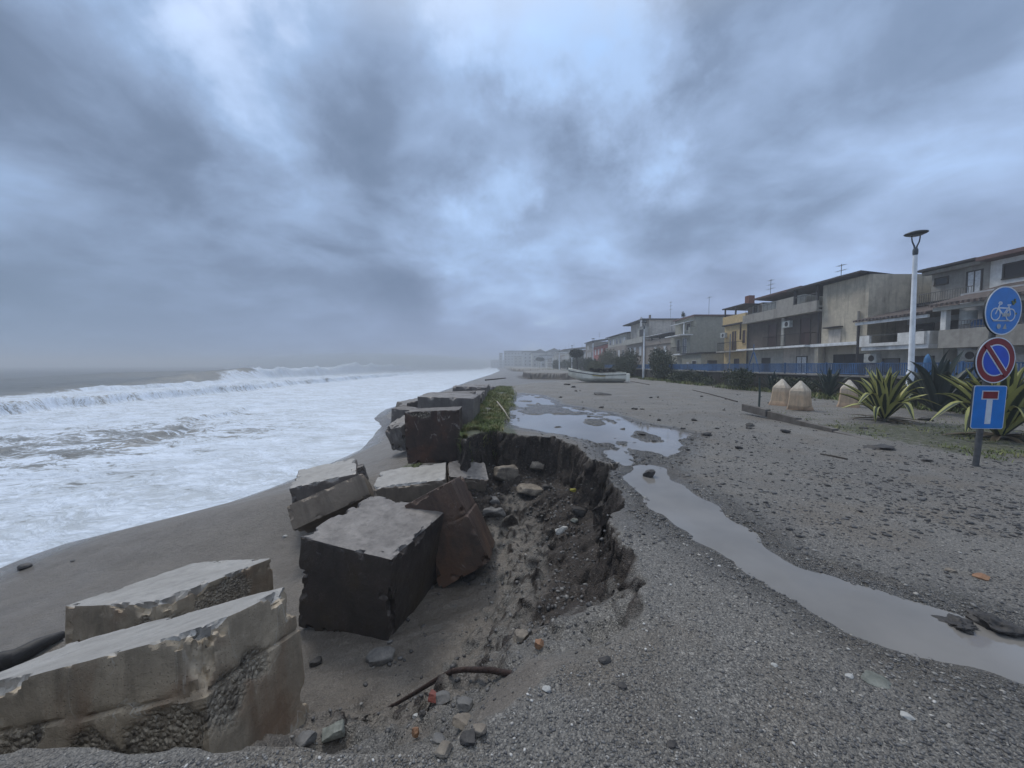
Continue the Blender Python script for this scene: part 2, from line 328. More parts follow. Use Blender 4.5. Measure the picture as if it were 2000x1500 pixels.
sh = [G(*p, SEA) for p in shore_px]; sh = [(-10.6, -40), (-10.4, 5)] + [p[::-1][::-1] for p in sh] + [(-8.6, 24), (-10.5, 27.5), (-11.5, 33), (-10.9, 50), (-10.7, 90), (-9, 150), (-8, 250), (-16, 400), (-60, 1300)]
sh.sort(key=lambda q: q[1]); SY = np.array([q[1] for q in sh]); SX = np.array([q[0] for q in sh])
puddle_px = [(2150, 1270), (2000, 1237), (1900, 1200), (1800, 1172), (1700, 1145), (1560, 1100), (1450, 1032), (1400, 985), (1330, 935), (1290, 900), (1330, 868), (1340, 845), (1250, 826), (1180, 805),
             (1090, 790), (1055, 772), (1020, 768), (1000, 790), (985, 826), (1040, 838), (1100, 846), (1150, 860), (1190, 885), (1215, 905), (1212, 935), (1245, 965), (1300, 1015), (1400, 1078), (1500, 1132), (1700, 1237), (1850, 1292), (2000, 1338), (2150, 1380)]
puddle = [G(*p) for p in puddle_px]
def terrain(x, y, parts=False):
    x = np.asarray(x, float); y = np.asarray(y, float)
    near = np.exp(-np.maximum(0, y - 9) / 10)
    jx = (fbm(x * 3, y * 3, 5, 11) - .5) * .32 * near; jy = (fbm(x * 3, y * 3, 5, 31) - .5) * .32 * near
    soft = sstep(.55, .05, np.hypot(x - .02, y - 1.62))              # the trodden-down corner of the rim
    jx *= np.where(y < 1.9, .5, 1); jy *= np.where(y < 1.9, .45, 1)
    farn = 1 - near; jx = jx + (fbm(x * .35, y * .35, 4, 5) - .5) * 1.8 * farn; jy = jy + (fbm(x * .35, y * .35, 4, 6) - .5) * 2.5 * farn
    d = -sdist(x + jx, y + jy, rim)                                   # >0 outside (eroded)
    scoop = sstep(23, 27, y) * (1 - sstep(52, 60, y))
    wdt = .10 + .10 * fbm(x * 5, y * 5, 3, 71) + 5 * scoop + .25 * sstep(56, 62, y) + .38 * soft
    D1 = .42 + .42 * sstep(2.3, 3.3, y) + .05 * sstep(5, 6, y); D1 = D1 * (1 - .72 * sstep(-1.1, .4, x) * (1 - sstep(1.8, 3.2, y)))
    D1 = D1 + .25 * sstep(22, 30, y) + .75 * sstep(50, 60, y)
    slope = .46 + .20 * sstep(.3, -1.2, x) - .14 * sstep(-.2, .2, x) * (1 - sstep(2, 3, y)) + .12 * sstep(2.5, 4, y) - .15 * sstep(5.5, 7, y); slope = np.where(y > 22, .07, slope)
    lump = (fbm(x * 7, y * 7, 4, 41) - .5)
    D1 = D1 * .72
    tal = D1 * sstep(0, 1, np.clip(d / wdt, 0, 1) ** .8) + slope * np.maximum(d, 0) * (1 + .3 * lump)
    xs = np.interp(y, SY, SX); lvl = -1.42 + .62 * sstep(5.8, 8.2, y) - .35 * sstep(24, 34, y)
    u = np.clip((-1.6 - x) / (-1.6 - xs), 0, 3); flo = lvl - .22 * sstep(0, .25, u) * (1 - sstep(6, 8, y))
    flo = flo + (SEA - flo) * np.where(u < 1, u ** 1.15, u)
    flo = flo + (fbm(x * 1.2, y * 1.2, 4, 51) - .5) * .06 * np.exp(-np.maximum(u - .1, 0) * 3) + (fbm(x * .5, y * .5, 3, 52) - .5) * .04
    dep = -np.log(np.exp(-9 * tal) + np.exp(-9 * np.maximum(-flo, 0))) / 9
    dep = np.where(-flo > 2.2, np.maximum(dep, -flo - .0), dep)
    rill = (np.abs(fbm(x * 2.6 + y * .8, y * 6.5 - x * 2.5, 4, 61) - .5)) * .10 * sstep(-2.2, -.6, x)
    ero = (d > 0)
    cl = np.clip(d / .25, 0, 1) * np.exp(-np.maximum(d - .5, 0) * .8)
    dep = dep + np.where(ero, lump * .16 * cl * near * np.where(y < 1.9, .35, 1), 0) - np.where(ero & (y < 24), rill * np.clip(d / .4, 0, 1) * np.exp(-np.maximum(u, 0) * 3), 0)
    z = -np.where(ero, dep, 0)
    # plateau
    pl = (fbm(x * .7, y * .7, 4, 81) - .5) * .030 + (fbm(x * 6, y * 6, 3, 82) - .5) * .014
    reg = (y < 40) & (x < 30) & (x > -4) & (y > -2)
    sp_ = np.full(x.shape, -9.0)
    if reg.any(): sp_[reg] = sdist(x[reg] + (fbm(x[reg] * 2.2, y[reg] * 2.2, 4, 91) - .5) * .35, y[reg] + (fbm(x[reg] * 2.2, y[reg] * 2.2, 4, 92) - .5) * .35, puddle)
    up = sstep(4.6, 5.6, y)
    isl = fbm(x * 1.5, y * 1.1, 5, 95); isl = np.where(up > 0, sstep(.36, .46, isl + .10 * (1 - sstep(7, 12, y)) * 0 + .05 * sstep(.3, 0, x)), 1)
    isl = 1 - up * (1 - isl)
    bas = .056 * sstep(-.14, .20, sp_) * isl * np.exp(-np.maximum(y - 22, 0))
    berm = .16 * sstep(.15, -.95, x) * sstep(8, 12, y) * (1 - sstep(21, 24, y)) * (x > -1.3)
    crust = .02 * np.exp(-np.maximum(-d, 0) / .12) * near
    verge = .10 * sstep(6.75, 6.85, x) * sstep(6.0, 7.5, y) * 0
    z = z + np.where(ero, 0, pl * np.clip(-d / .2, 0, 1) - bas * sstep(.10, .28, -d) + berm + crust * (lump + .5) + verge)
    z = np.where(ero, z + berm * np.exp(-d * 6), z)
    if not parts: return z
    sand = sstep(.25, .9, d) ; sand = np.where(d > 0, np.maximum(sand, .75 * soft), .5 * soft * sstep(-.3, 0, d))
    soil = sstep(-.015, .02, d) * (1 - sstep(.30, .95, d)) * sstep(2.1, 2.9, y) * (1 - sstep(30, 70, y) * .2) * (1 - scoop)
    soil = soil + .40 * sstep(.1, .4, d) * (1 - sstep(.5, 2.2, d + (fbm(x * 1.5, y * 1.5, 4, 99) - .5) * 1.2)) * sstep(2.6, 4.4, y) * (1 - sstep(7.6, 9, y)) * sstep(-1.2, -.5, x)
    soil = np.maximum(soil, .8 * sstep(0, .1, d) * (1 - sstep(.8, 2.5, d)) * (y > 56))
    gr = sstep(.25, -.05, x) * sstep(6.6, 7.4, y) * (1 - sstep(22, 25, y)) * (x > -1.6) * (d < .3)
    gr = gr * sstep(14, 9, y * 0 + np.where(y < 11, y * 1.3, 9))
    gr = np.maximum(gr, .62 * sstep(6.5, 7.3, x) * (1 - sstep(10.5, 12, x)) * sstep(5.0, 6.0, y) * (1 - sstep(8.2, 9.8, y)))
    gr = np.maximum(gr, .75 * sstep(12.2, 13.8, x) * (1 - sstep(15, 16, x)) * (y > 5))
    wet = np.clip(sstep(-.5, .0, sp_) + sstep(-.4, .6, -x * .0 + d) * .35 + sstep(1.6, .2, (x - xs)) * .9, 0, 1)
    return z, dict(sand=sand, soil=np.clip(soil, 0, 1), grassy=gr, wet=wet)
def axis(segs):
    out = [segs[0][0]]
    for a, b_, h0, h1 in segs:
        L = b_ - a; n = max(1, int(round(L / ((h0 + h1) / 2)))); q = np.linspace(0, 1, n + 1)[1:]
        out += list(a + L * (q * h0 + .5 * q * q * (h1 - h0)) / (h0 + .5 * (h1 - h0)))
    return np.array(out)
def gridmesh(xa, ya):
    Xg, Yg = np.meshgrid(xa, ya); nx, ny = len(xa), len(ya)
    i = np.arange(nx * ny).reshape(ny, nx); q = np.stack([i[:-1, :-1], i[:-1, 1:], i[1:, 1:], i[1:, :-1]], -1).reshape(-1, 4)
    return Xg.ravel(), Yg.ravel(), q
xa = axis([(-30, -12, 1.5, .6), (-12, -4, .2, .08), (-4, -2, .06, .03), (-2, 1.7, .022, .022), (1.7, 4, .03, .05), (4, 17, .06, .12), (17, 40, .5, 2), (40, 900, 6, 80)])
ya = axis([(-80, .4, 12, .3), (.4, 1.1, .06, .025), (1.1, 7.9, .022, .026), (7.9, 16, .03, .09), (16, 50, .1, .4), (50, 75, .3, .3), (75, 170, .5, 1.5), (170, 1300, 4, 60)])
gx, gy, gq = gridmesh(xa, ya); gz, ga = terrain(gx, gy, True)
# the cut face is crumbly: push it about in all three directions
cf = (gx > -1.2) & (gx < 1.8) & (gy > 1.9) & (gy < 8); wgt = np.zeros(len(gx)); dz_ = np.zeros(len(gx))
sl = np.hypot(np.gradient(gz.reshape(len(ya), len(xa)), xa, axis=1), np.gradient(gz.reshape(len(ya), len(xa)), ya, axis=0)).ravel()
wgt[cf] = sstep(.5, 1.8, sl[cf]) * sstep(1.9, 2.3, gy[cf])
i_ = np.where(wgt > .01)[0]; a_, b0, c_ = gx[i_], gy[i_], gz[i_]; ga['soil'][i_] = np.maximum(ga['soil'][i_], wgt[i_] * .95); ga['sand'][i_] *= .3; ox_ = (fbm(a_ * 9, b0 * 9, 4, 301, c_ * 9) - .5) * .22 * wgt[i_]; oy_ = (fbm(a_ * 9, b0 * 9, 4, 311, c_ * 9) - .5) * .22 * wgt[i_]; oz_ = (fbm(a_ * 12, b0 * 12, 3, 321, c_ * 12) - .5) * .10 * wgt[i_]
gx = gx.copy(); gy = gy.copy(); gx[i_] += ox_; gy[i_] += oy_; gz[i_] += oz_
ground = npmesh('ground', np.stack([gx, gy, gz], 1), gq, m_ground, attrs=ga); tag(ground, kind='structure')
ground['label'] = 'grey gravel seafront ground with a washed-out hole, falling to dark sand beach'
def hz_(x, y): return float(terrain(np.array([x]), np.array([y]))[0])

# standing water: one level sheet, its outline is where the ground rises through it
pw = [(x, y) for x, y in puddle]; cx, cy = np.mean(pw, 0)
big_p = []
P2 = np.array(pw); n_ = len(P2)
for i in range(n_):
    a, b_ = P2[i - 1], P2[(i + 1) % n_]; tt = b_ - a; tt /= np.linalg.norm(tt) + 1e-9
    big_p.append((P2[i][0] - tt[1] * .0 , P2[i][1]))
def inflate(poly, r):
    P2 = np.array(poly); area = .5 * np.sum(P2[:, 0] * np.roll(P2[:, 1], -1) - np.roll(P2[:, 0], -1) * P2[:, 1]); s = 1 if area > 0 else -1; out = []
    for i in range(len(P2)):
        tt = P2[(i + 1) % len(P2)] - P2[i - 1]; tt /= np.linalg.norm(tt) + 1e-9; out.append((P2[i][0] + s * tt[1] * r, P2[i][1] - s * tt[0] * r))
    return out
me = bpy.data.meshes.new('puddle'); pp = inflate(puddle, .16)
sx_, sy_, sq_ = gridmesh(np.arange(-1, 9, .08), np.arange(.8, 19, .08))
keep = (sdist(sx_, sy_, puddle) > -.22) & (sdist(sx_, sy_, rim) > .09); kq = sq_[keep[sq_].all(1)]
used, inv = np.unique(kq, return_inverse=True)
pud = npmesh('puddle', np.stack([sx_[used], sy_[used], np.full(len(used), -.022)], 1), inv.reshape(-1, 4), m_puddle); tag(pud, kind='structure')
pud['label'] = 'muddy rainwater stream and puddles lying on the gravel'

# ---------------------------------------------------------------- sea
def sea_h(x, y):
    xs = np.interp(y, SY, SX); off = xs - x                               # metres out from the waterline
    sw = np.interp(y, [0, 400, 1300], [0, 6, 60])
    z = (fbm(x * .5, y * .35, 5, 201) - .5) * (.10 + .35 * sstep(3, 30, off)) + (fbm(x * 2.4, y * 1.7, 3, 203) - .5) * .07
    z = z + (fbm(x * .06, y * .04, 3, 205) - .5) * 1.3 * sstep(25, 90, off)
    # bore running in, about 30 m out
    wob = (fbm(y * .09, y * 0 + 3, 4, 210) - .5) * 6; o1 = 29 + wob + .03 * y; s1 = off - o1
    b1 = np.exp(-np.maximum(s1, 0) / 4.5) * sstep(-.9, .3, s1) * (.80 + .5 * fbm(x * .6, y * .6, 4, 211))
    for oo, am, sd_ in ((20, .42, 310), (40, .55, 320), (50, .8, 330)):
        ox_ = oo + (fbm(y * .11, y * 0 + sd_, 4, sd_) - .5) * 9 + .02 * y; ss = off - ox_; z = z + am * np.exp(-np.maximum(ss, 0) / 2.5) * sstep(-1.0, .2, ss) * sstep(.42, .58, fbm(x * .07, y * .05, 3, sd_ + 1)) * (.6 + .8 * fbm(x * .8, y * .8, 4, sd_ + 2)) * sstep(14, 26, y)
    # last bore, weak
    o2 = 11 + (fbm(y * .2, y * 0 + 8, 3, 214) - .5) * 3 + .05 * y; s2 = off - o2; b2 = np.exp(-np.maximum(s2, 0) / 2) * sstep(-.5, .2, s2) * .28 * sstep(14, 20, y) * (1 - sstep(32, 45, y))
    # the breaker
    o3 = 62 + (fbm(y * .02, y * 0 + 5, 3, 220) - .5) * 10 + .02 * y; s3 = off - o3
    amp = 4.9 * sstep(60, 112, y) * (.84 + .16 * np.sin(y * .04)) * np.interp(y, [0, 200, 500, 1300], [1, 1, .95, .8])
    rough3 = sstep(104, 112, y); b3 = (np.exp(-np.maximum(s3, 0) / 9) * sstep(-7 + 4 * rough3, 1.0, s3)) * amp
    b3 = b3 * (1 + rough3 * (fbm(x * .16, y * .16, 5, 221) - .5) * 1.3 + rough3 * (fbm(x * .7, y * .7, 4, 222) - .5) * .6)
    o4 = 118 + (fbm(y * .015, y * 0 + 9, 3, 230) - .5) * 20; s4 = off - o4; b4 = np.exp(-(s4 / 9) ** 2) * 1.5 * sstep(60, 130, y)
    z = z + b1 * sstep(10, 25, y) * (1 - .5 * sstep(90, 200, y)) + b2 + b3 + b4
    z = z + (fbm(x * .9, y * 1.4, 4, 260) - .5) * .22 * sstep(1.5, 8, off) * (1 - sstep(60, 100, y))
    z = z * sstep(-1, 4, off) + SEA + .03
    z = z + (fbm(x * 1.5, y * 1.5, 3, 240) - .5) * .05
    front1 = np.exp(-(s1 / 2.0) ** 2) * sstep(10, 25, y) * (1 - sstep(80, 120, y)); front2 = np.exp(-(s2 / 1.0) ** 2) * sstep(15, 20, y) * (1 - sstep(32, 42, y))
    foam = .565 + .04 * sstep(12, 40, y) - .10 * sstep(4, 12, off) * (1 - sstep(14, 30, off)) * (1 - sstep(18, 30, y)) + .09 * sstep(5, 1, off)
    outer = sstep(48, 60, off + (fbm(x * .03, y * .03, 4, 250) - .5) * 26 - .05 * y)
    foam = foam + (fbm(x * .12, y * .16, 4, 270) - .5) * .18 * sstep(2, 7, off) * (1 - sstep(40, 90, y))
    foam = foam - outer * .5
    inb = sstep(-12, -3, s3) * np.exp(-np.maximum(s3 - 10, 0) / 25) * rough3; foam = foam + inb * .62
    foam = foam + .20 * sstep(0, 1.5, s3) * sstep(14, 5, s3) * sstep(80, 95, y) * (1 - rough3)
    foam = foam - .09 * front1 - .05 * front2 - .10 * rough3 * np.exp(-((s3 + 4) / 3) ** 2)
    silt = np.clip(1.0 - .9 * sstep(45, 75, off) + .4 * front1, 0, 1)
    return z, foam, silt
xa2 = axis([(-1400, -160, 60, 6), (-160, -60, 1.6, .8), (-60, -25, .5, .25), (-25, -12, .2, .1), (-12, -5.5, .09, .08), (-5.5, -3, .4, .4)])
ya2 = axis([(-40, 4, 4, .3), (4, 16, .11, .12), (16, 40, .14, .35), (40, 120, .4, .9), (120, 300, 1, 3), (300, 1300, 6, 50)])
hx, hy, hq = gridmesh(xa2, ya2); s_z, s_f, s_s = sea_h(hx, hy)
sea = npmesh('sea', np.stack([hx, hy, s_z], 1), hq, m_sea, attrs=dict(foam=s_f, silt=s_s)); tag(sea, kind='structure')
sea['label'] = 'rough foaming sea with breaking waves'

# ---------------------------------------------------------------- concrete blocks
def block_mesh(name, q, mats, seed, res=.03, chip=.05, rough=.006, seam=None, aggr=None, notch=None, parent=None):
    """weathered cast block: q = centre, rotation vector, size; chipped arrises, cast seam, exposed aggregate"""
    c = Vector(q[:3]); rv = Vector(q[3:6]); D = np.array(q[6:9])
    n = np.maximum(4, (D / res).astype(int)); V = []; Fs = []; side = []; base = 0
    for ax in range(3):
        u, v = (ax + 1) % 3, (ax + 2) % 3
        for sgn in (-1, 1):
            a = np.linspace(-.5, .5, n[u] + 1) * D[u]; bb = np.linspace(-.5, .5, n[v] + 1) * D[v]; A, B = np.meshgrid(a, bb)
            p = np.zeros((A.size, 3)); p[:, u] = A.ravel(); p[:, v] = B.ravel(); p[:, ax] = sgn * D[ax] / 2
            i = np.arange(A.size).reshape(A.shape) + base; qd = np.stack([i[:-1, :-1], i[:-1, 1:], i[1:, 1:], i[1:, :-1]], -1).reshape(-1, 4)
            if sgn < 0: qd = qd[:, ::-1]
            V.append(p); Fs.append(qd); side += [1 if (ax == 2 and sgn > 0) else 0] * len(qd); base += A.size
    V = np.concatenate(V); Fs = np.concatenate(Fs)
    dist = np.sort(D / 2 - np.abs(V), axis=1)
    d2 = dist[:, 1]; x, y, z = V.T; o = seed * 3.7
    nz = fbm(x * 4 + o, y * 4, 4, seed, z * 4 + 9); nf = fbm(x * 17 + o, y * 17, 3, seed + 5, z * 17)
    chip = chip * .8; nc_ = fbm(x * 8 + o, y * 8, 3, seed + 15, z * 8 + 4); r = chip * (.10 + 2.2 * sstep(.50, .68, nc_) * (.5 + fbm(x * 2.5, y * 2.5, 2, seed, z * 2.5))) * (.55 + .9 * nf)
    er = np.maximum(0, r - d2)
    near_e = (D / 2 - np.abs(V)) < r[:, None]
    out = V - np.sign(V) * near_e * er[:, None] * .75
    nrm = np.where((D / 2 - np.abs(V)) < 1e-6, np.sign(V), 0)
    out = out + nrm * ((nz - .5) * rough * 2 + (nf - .5) * rough)[:, None]
    topm = (np.abs(V[:, 2] - D[2] / 2) < 1e-6); out[:, 2] += topm * (fbm(x * 2.2, y * 2.2, 4, seed + 8) - .5) * rough * 2.5
    if seam is not None:
        lv = seam[0] + seam[1] * x + (nf - .5) * .02; bel = (z < lv) & ~topm
        out += nrm * np.where(bel, .012, 0)[:, None]; out -= nrm * (.02 * np.exp(-((z - lv) / .008) ** 2))[:, None]
    ag = np.zeros(len(V))
    for (ax_, ay, az, ra) in (aggr or []):
        dd = np.sqrt((x - ax_) ** 2 + (y - ay) ** 2 + ((z - az) * 1.3) ** 2) + (nz - .5) * .45; ag = np.maximum(ag, sstep(ra, ra - .09, dd))
    ag = ag * ~topm; out -= nrm * (ag * (.012 + .03 * nf))[:, None]
    th = rv.length; M = np.array(Matrix.Rotation(th, 3, rv.normalized()) if th > 1e-6 else Matrix.Identity(3))
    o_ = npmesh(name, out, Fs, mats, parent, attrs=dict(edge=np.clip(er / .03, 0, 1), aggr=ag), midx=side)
    o_.matrix_world = Matrix.Translation(c) @ Matrix(M).to_4x4()
    w = o_.data
    try:
        import bmesh
        bm = bmesh.new(); bm.from_mesh(w); bmesh.ops.remove_doubles(bm, verts=bm.verts, dist=.0015); bm.to_mesh(w); bm.free()
        w.set_sharp_from_angle(angle=R(38))
    except Exception as ex: print(ex)
    return o_
mc_pale = concrete('pale_concrete', (.40, .335, .25), (.13, .107, .078), (.075, .06, .044), agg=True, rust=(.16, .095, .055), white=.8)
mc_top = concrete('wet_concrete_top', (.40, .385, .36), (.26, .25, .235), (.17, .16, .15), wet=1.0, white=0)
mc_tan = concrete('tan_concrete', (.25, .205, .16), (.13, .105, .08), (.075, .06, .048), white=.2)
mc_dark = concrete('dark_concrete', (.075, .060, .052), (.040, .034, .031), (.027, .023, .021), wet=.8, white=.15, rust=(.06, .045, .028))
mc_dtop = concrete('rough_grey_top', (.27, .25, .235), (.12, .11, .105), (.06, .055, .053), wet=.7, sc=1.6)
mc_brown = concrete('brown_concrete', (.12, .076, .054), (.040, .029, .024), (.028, .020, .018), wet=.6, rust=(.13, .065, .035), white=.35)
mc_grey = concrete('grey_concrete', (.20, .18, .165), (.075, .067, .063), (.05, .045, .042), wet=.5)
mc_rustf = concrete('rust_stained_concrete', (.075, .048, .037), (.038, .028, .024), (.026, .019, .017), wet=.5, rust=(.11, .05, .028), white=.8)
GB = 'concrete blocks tumbled out of the seawall'
def blk(name, label, q, mats, seed, **k):
    o = block_mesh(name, q, mats, seed, **k); tag(o, label, 'concrete block', GB); return o
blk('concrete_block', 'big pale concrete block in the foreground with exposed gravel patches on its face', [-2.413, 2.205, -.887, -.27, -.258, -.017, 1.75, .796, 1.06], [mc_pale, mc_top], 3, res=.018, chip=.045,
    seam=(.27, -.06), aggr=[(.6, -.4, .04, .30), (.3, -.4, .0, .24), (.875, -.28, .10, .20), (.875, -.05, .18, .13), (-.15, -.4, .22, .15), (-.45, -.4, .15, .18)])
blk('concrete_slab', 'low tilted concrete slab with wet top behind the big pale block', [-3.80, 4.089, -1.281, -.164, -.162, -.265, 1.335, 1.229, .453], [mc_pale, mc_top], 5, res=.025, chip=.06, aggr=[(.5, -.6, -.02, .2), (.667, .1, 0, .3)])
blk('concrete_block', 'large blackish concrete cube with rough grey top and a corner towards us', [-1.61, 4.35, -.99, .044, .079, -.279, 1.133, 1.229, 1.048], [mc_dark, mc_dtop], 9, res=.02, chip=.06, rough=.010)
blk('concrete_block', 'brown stained concrete block leaning over, with a recessed band in its side', [-.836, 5.127, -.862, -.213, -.473, .03, .67, 1.001, 1.118], [mc_brown, mc_brown], 12, res=.022, chip=.035, seam=(.10, -.05), aggr=[])
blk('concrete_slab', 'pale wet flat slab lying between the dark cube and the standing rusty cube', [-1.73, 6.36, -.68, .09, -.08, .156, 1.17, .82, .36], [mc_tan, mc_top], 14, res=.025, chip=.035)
blk('concrete_slab', 'thin grey slab lying furthest seaward beside the sand', [-3.80, 7.5, -.93, .062, -.13, .388, 1.16, 1.2, .30], [mc_grey, mc_top], 16, res=.03, chip=.05)
blk('concrete_slab', 'tilted tan slab showing its long smooth side, seaward of the dark cube', [-3.075, 6.339, -1.022, -.423, -.424, .307, 1.209, .973, .404], [mc_tan, mc_tan], 18, res=.025, chip=.03)
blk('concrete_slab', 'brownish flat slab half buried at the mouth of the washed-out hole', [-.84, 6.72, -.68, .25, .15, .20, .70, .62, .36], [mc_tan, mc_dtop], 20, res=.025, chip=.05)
GW = 'row of concrete cubes along the seawall'
q0 = [-1.621, 7.805, -.058, -.032, -.035, .061, 1.086, .868, 1.049]
o = block_mesh('concrete_cube', q0, [mc_rustf, mc_grey], 22, res=.025, chip=.035, aggr=[(-.15, -.43, .47, .16), (.1, -.43, .5, .14), (-.4, -.43, .48, .14)]); tag(o, 'upright rust-stained cube at the open near end of the seawall row', 'concrete cube', GW)
names = ['second cube of the seawall row, standing proud behind the rust-stained cube', 'third cube of the seawall row, beside the first of the grass', 'fourth cube from the rust-stained end of the seawall row', 'fifth cube from the rust-stained end of the seawall row',
         'sixth cube from the rust-stained end of the seawall row', 'seventh cube of the seawall row, sixth from its far end', 'fifth cube from the far end of the seawall row', 'fourth cube from the far end of the seawall row',
         'third cube from the far end of the seawall row', 'last but one cube at the far end of the seawall row', 'last cube at the far end of the seawall row']
yy = 8.86; rr = random.Random(5)
for i, lb in enumerate(names):
    ln = 1.12 + rr.uniform(-.08, .1); tp = .60 - .02 * i + rr.uniform(-.09, .07) - (.03 * i if i > 7 else 0)
    wd = 1.15 + rr.uniform(-.1, .3); xr = -1.02 + rr.uniform(-.09, .10) + (.03 if i == 0 else 0)
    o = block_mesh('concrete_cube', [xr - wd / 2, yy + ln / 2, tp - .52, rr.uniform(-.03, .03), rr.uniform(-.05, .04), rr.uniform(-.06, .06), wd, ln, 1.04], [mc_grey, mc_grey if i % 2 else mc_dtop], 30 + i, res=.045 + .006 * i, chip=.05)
    tag(o, lb, 'concrete cube', GW); yy += ln + rr.uniform(.02, .10)
blk('concrete_block', 'rough grey block tipped on its corner just seaward of the rust-stained cube', [-3.05, 10.6, -.56, .308, -.229, -.634, .80, .78, .74], [mc_grey, mc_dtop], 50, res=.035, chip=.10, rough=.035)
blk('concrete_block', 'small smooth grey block on the sand seaward of the second seawall cube', [-3.55, 12.2, -.33, .02, .06, -.2, .65, .7, .62], [mc_grey, mc_grey], 51, res=.04, chip=.04)
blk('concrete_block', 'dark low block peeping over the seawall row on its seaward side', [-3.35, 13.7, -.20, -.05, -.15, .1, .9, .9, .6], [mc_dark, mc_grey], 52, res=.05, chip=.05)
blk('concrete_rubble', 'upright broken concrete stub behind the thin seaward slab', [-2.93, 7.15, -.72, .1, -.25, .3, .14, .18, .36], [mc_grey, mc_grey], 53, res=.02, chip=.07, rough=.03)

# ---------------------------------------------------------------- stones
def stone_mat(name, a, b_, rough=.75):
    m, t, b = newmat(name); P = t.n('ShaderNodeTexCoord').outputs['Object']; r = t.n('ShaderNodeObjectInfo').outputs['Random']
    n = t.noise(P, 9, 7, .65); c = t.mix(t.mr(n, .35, .65), a, b_); c = t.mix(t.mr(t.noise(P, 45, 4, .7), .4, .7, 0, .5), c, tuple(q * .5 for q in a))
    t.put(b.inputs['Base Color'], c); b.inputs['Roughness'].default_value = rough; t.put(b.inputs['Normal'], t.bump(t.noise(P, 40, 6, .7), .6, .01)); return m
ms_tan = stone_mat('tan_stone', (.13, .11, .09), (.29, .25, .20)); ms_grey = stone_mat('grey_stone', (.09, .09, .09), (.22, .21, .20)); ms_dark = stone_mat('dark_stone', (.022, .020, .020), (.06, .055, .052), .6)
ms_red = stone_mat('red_tile', (.13, .035, .028), (.25, .07, .05)); ms_or = stone_mat('orange_brick', (.20, .10, .055), (.36, .21, .12)); ms_white = stone_mat('white_stone', (.34, .34, .33), (.52, .52, .50)); ms_yel = stone_mat('yellow_plant', (.25, .22, .03), (.4, .36, .06))
ms_grn = stone_mat('greenish_stone', (.10, .11, .095), (.26, .27, .24))
def stone(label, px, py, wpx, hpx, mat, seed, z=None, rg=.35, name='stone', cat='stone', group=None, blocky=.5, rotz=0, flat=1.0, sink=.25, res=14):
    """a stone of the given size in the photo, standing where its foot meets the ground"""
    x, y = 0, 5
    zz = 0.0 if z is None else z
    for _ in range(12):
        x, y = G(px, py, zz)
        if z is None: zz = .5 * zz + .5 * hz_(x, y)
    d = y * cp - (zz - H) * sp; sx_, sz_ = wpx * d / F, hpx * d / F * (1 if flat == 1 else flat)
    el = math.atan2(H - zz, y); sy_ = sx_ * .8; szz = max(.5 * sx_ if flat == 1 else (.35 if wpx < 28 else .13) * sx_, (sz_ - sy_ * math.sin(el)) / max(.3, math.cos(el))); szz = min(szz, sx_ * 1.1)
    r_ = random.Random(seed); n = res; V = []; Fs = []
    lin = np.linspace(-1, 1, n); A, B = np.meshgrid(lin, lin); base = 0
    for ax in range(3):
        for sgn in (-1, 1):
            p = np.zeros((n * n, 3)); p[:, (ax + 1) % 3] = A.ravel(); p[:, (ax + 2) % 3] = B.ravel(); p[:, ax] = sgn
            i = np.arange(n * n).reshape(n, n) + base; qd = np.stack([i[:-1, :-1], i[:-1, 1:], i[1:, 1:], i[1:, :-1]], -1).reshape(-1, 4); Fs.append(qd if sgn > 0 else qd[:, ::-1]); V.append(p); base += n * n
    V = np.concatenate(V); Fs = np.concatenate(Fs); nr = V / np.linalg.norm(V, axis=1)[:, None]; p = nr * (1 - blocky) + V * blocky * .8
    for _ in range(7):                                                # knock facets off
        k = np.array([r_.gauss(0, 1) for _ in range(3)]); k /= np.linalg.norm(k); h = r_.uniform(.55, .85); ex = np.maximum(0, p @ k - h); p = p - ex[:, None] * k
    p = p * (1 + (fbm(p[:, 0] * 2 + seed, p[:, 1] * 2, 4, seed % 97, p[:, 2] * 2) - .5) * rg)[:, None]
    p = p * np.array([sx_, sy_, szz]) * .56
    o = npmesh(name, p, Fs, mat)
    import bmesh
    bm = bmesh.new(); bm.from_mesh(o.data); bmesh.ops.remove_doubles(bm, verts=bm.verts, dist=.0004); bm.to_mesh(o.data); bm.free()
    o.data.set_sharp_from_angle(angle=R(50))
    o.location = (x, y + sy_ * .35, zz + szz * (.5 - sink)); o.rotation_euler = (r_.uniform(-.15, .15), r_.uniform(-.15, .15), rotz + r_.uniform(-.4, .4)); tag(o, label, cat, group); return o
GR = 'broken stones in the washed-out hole'
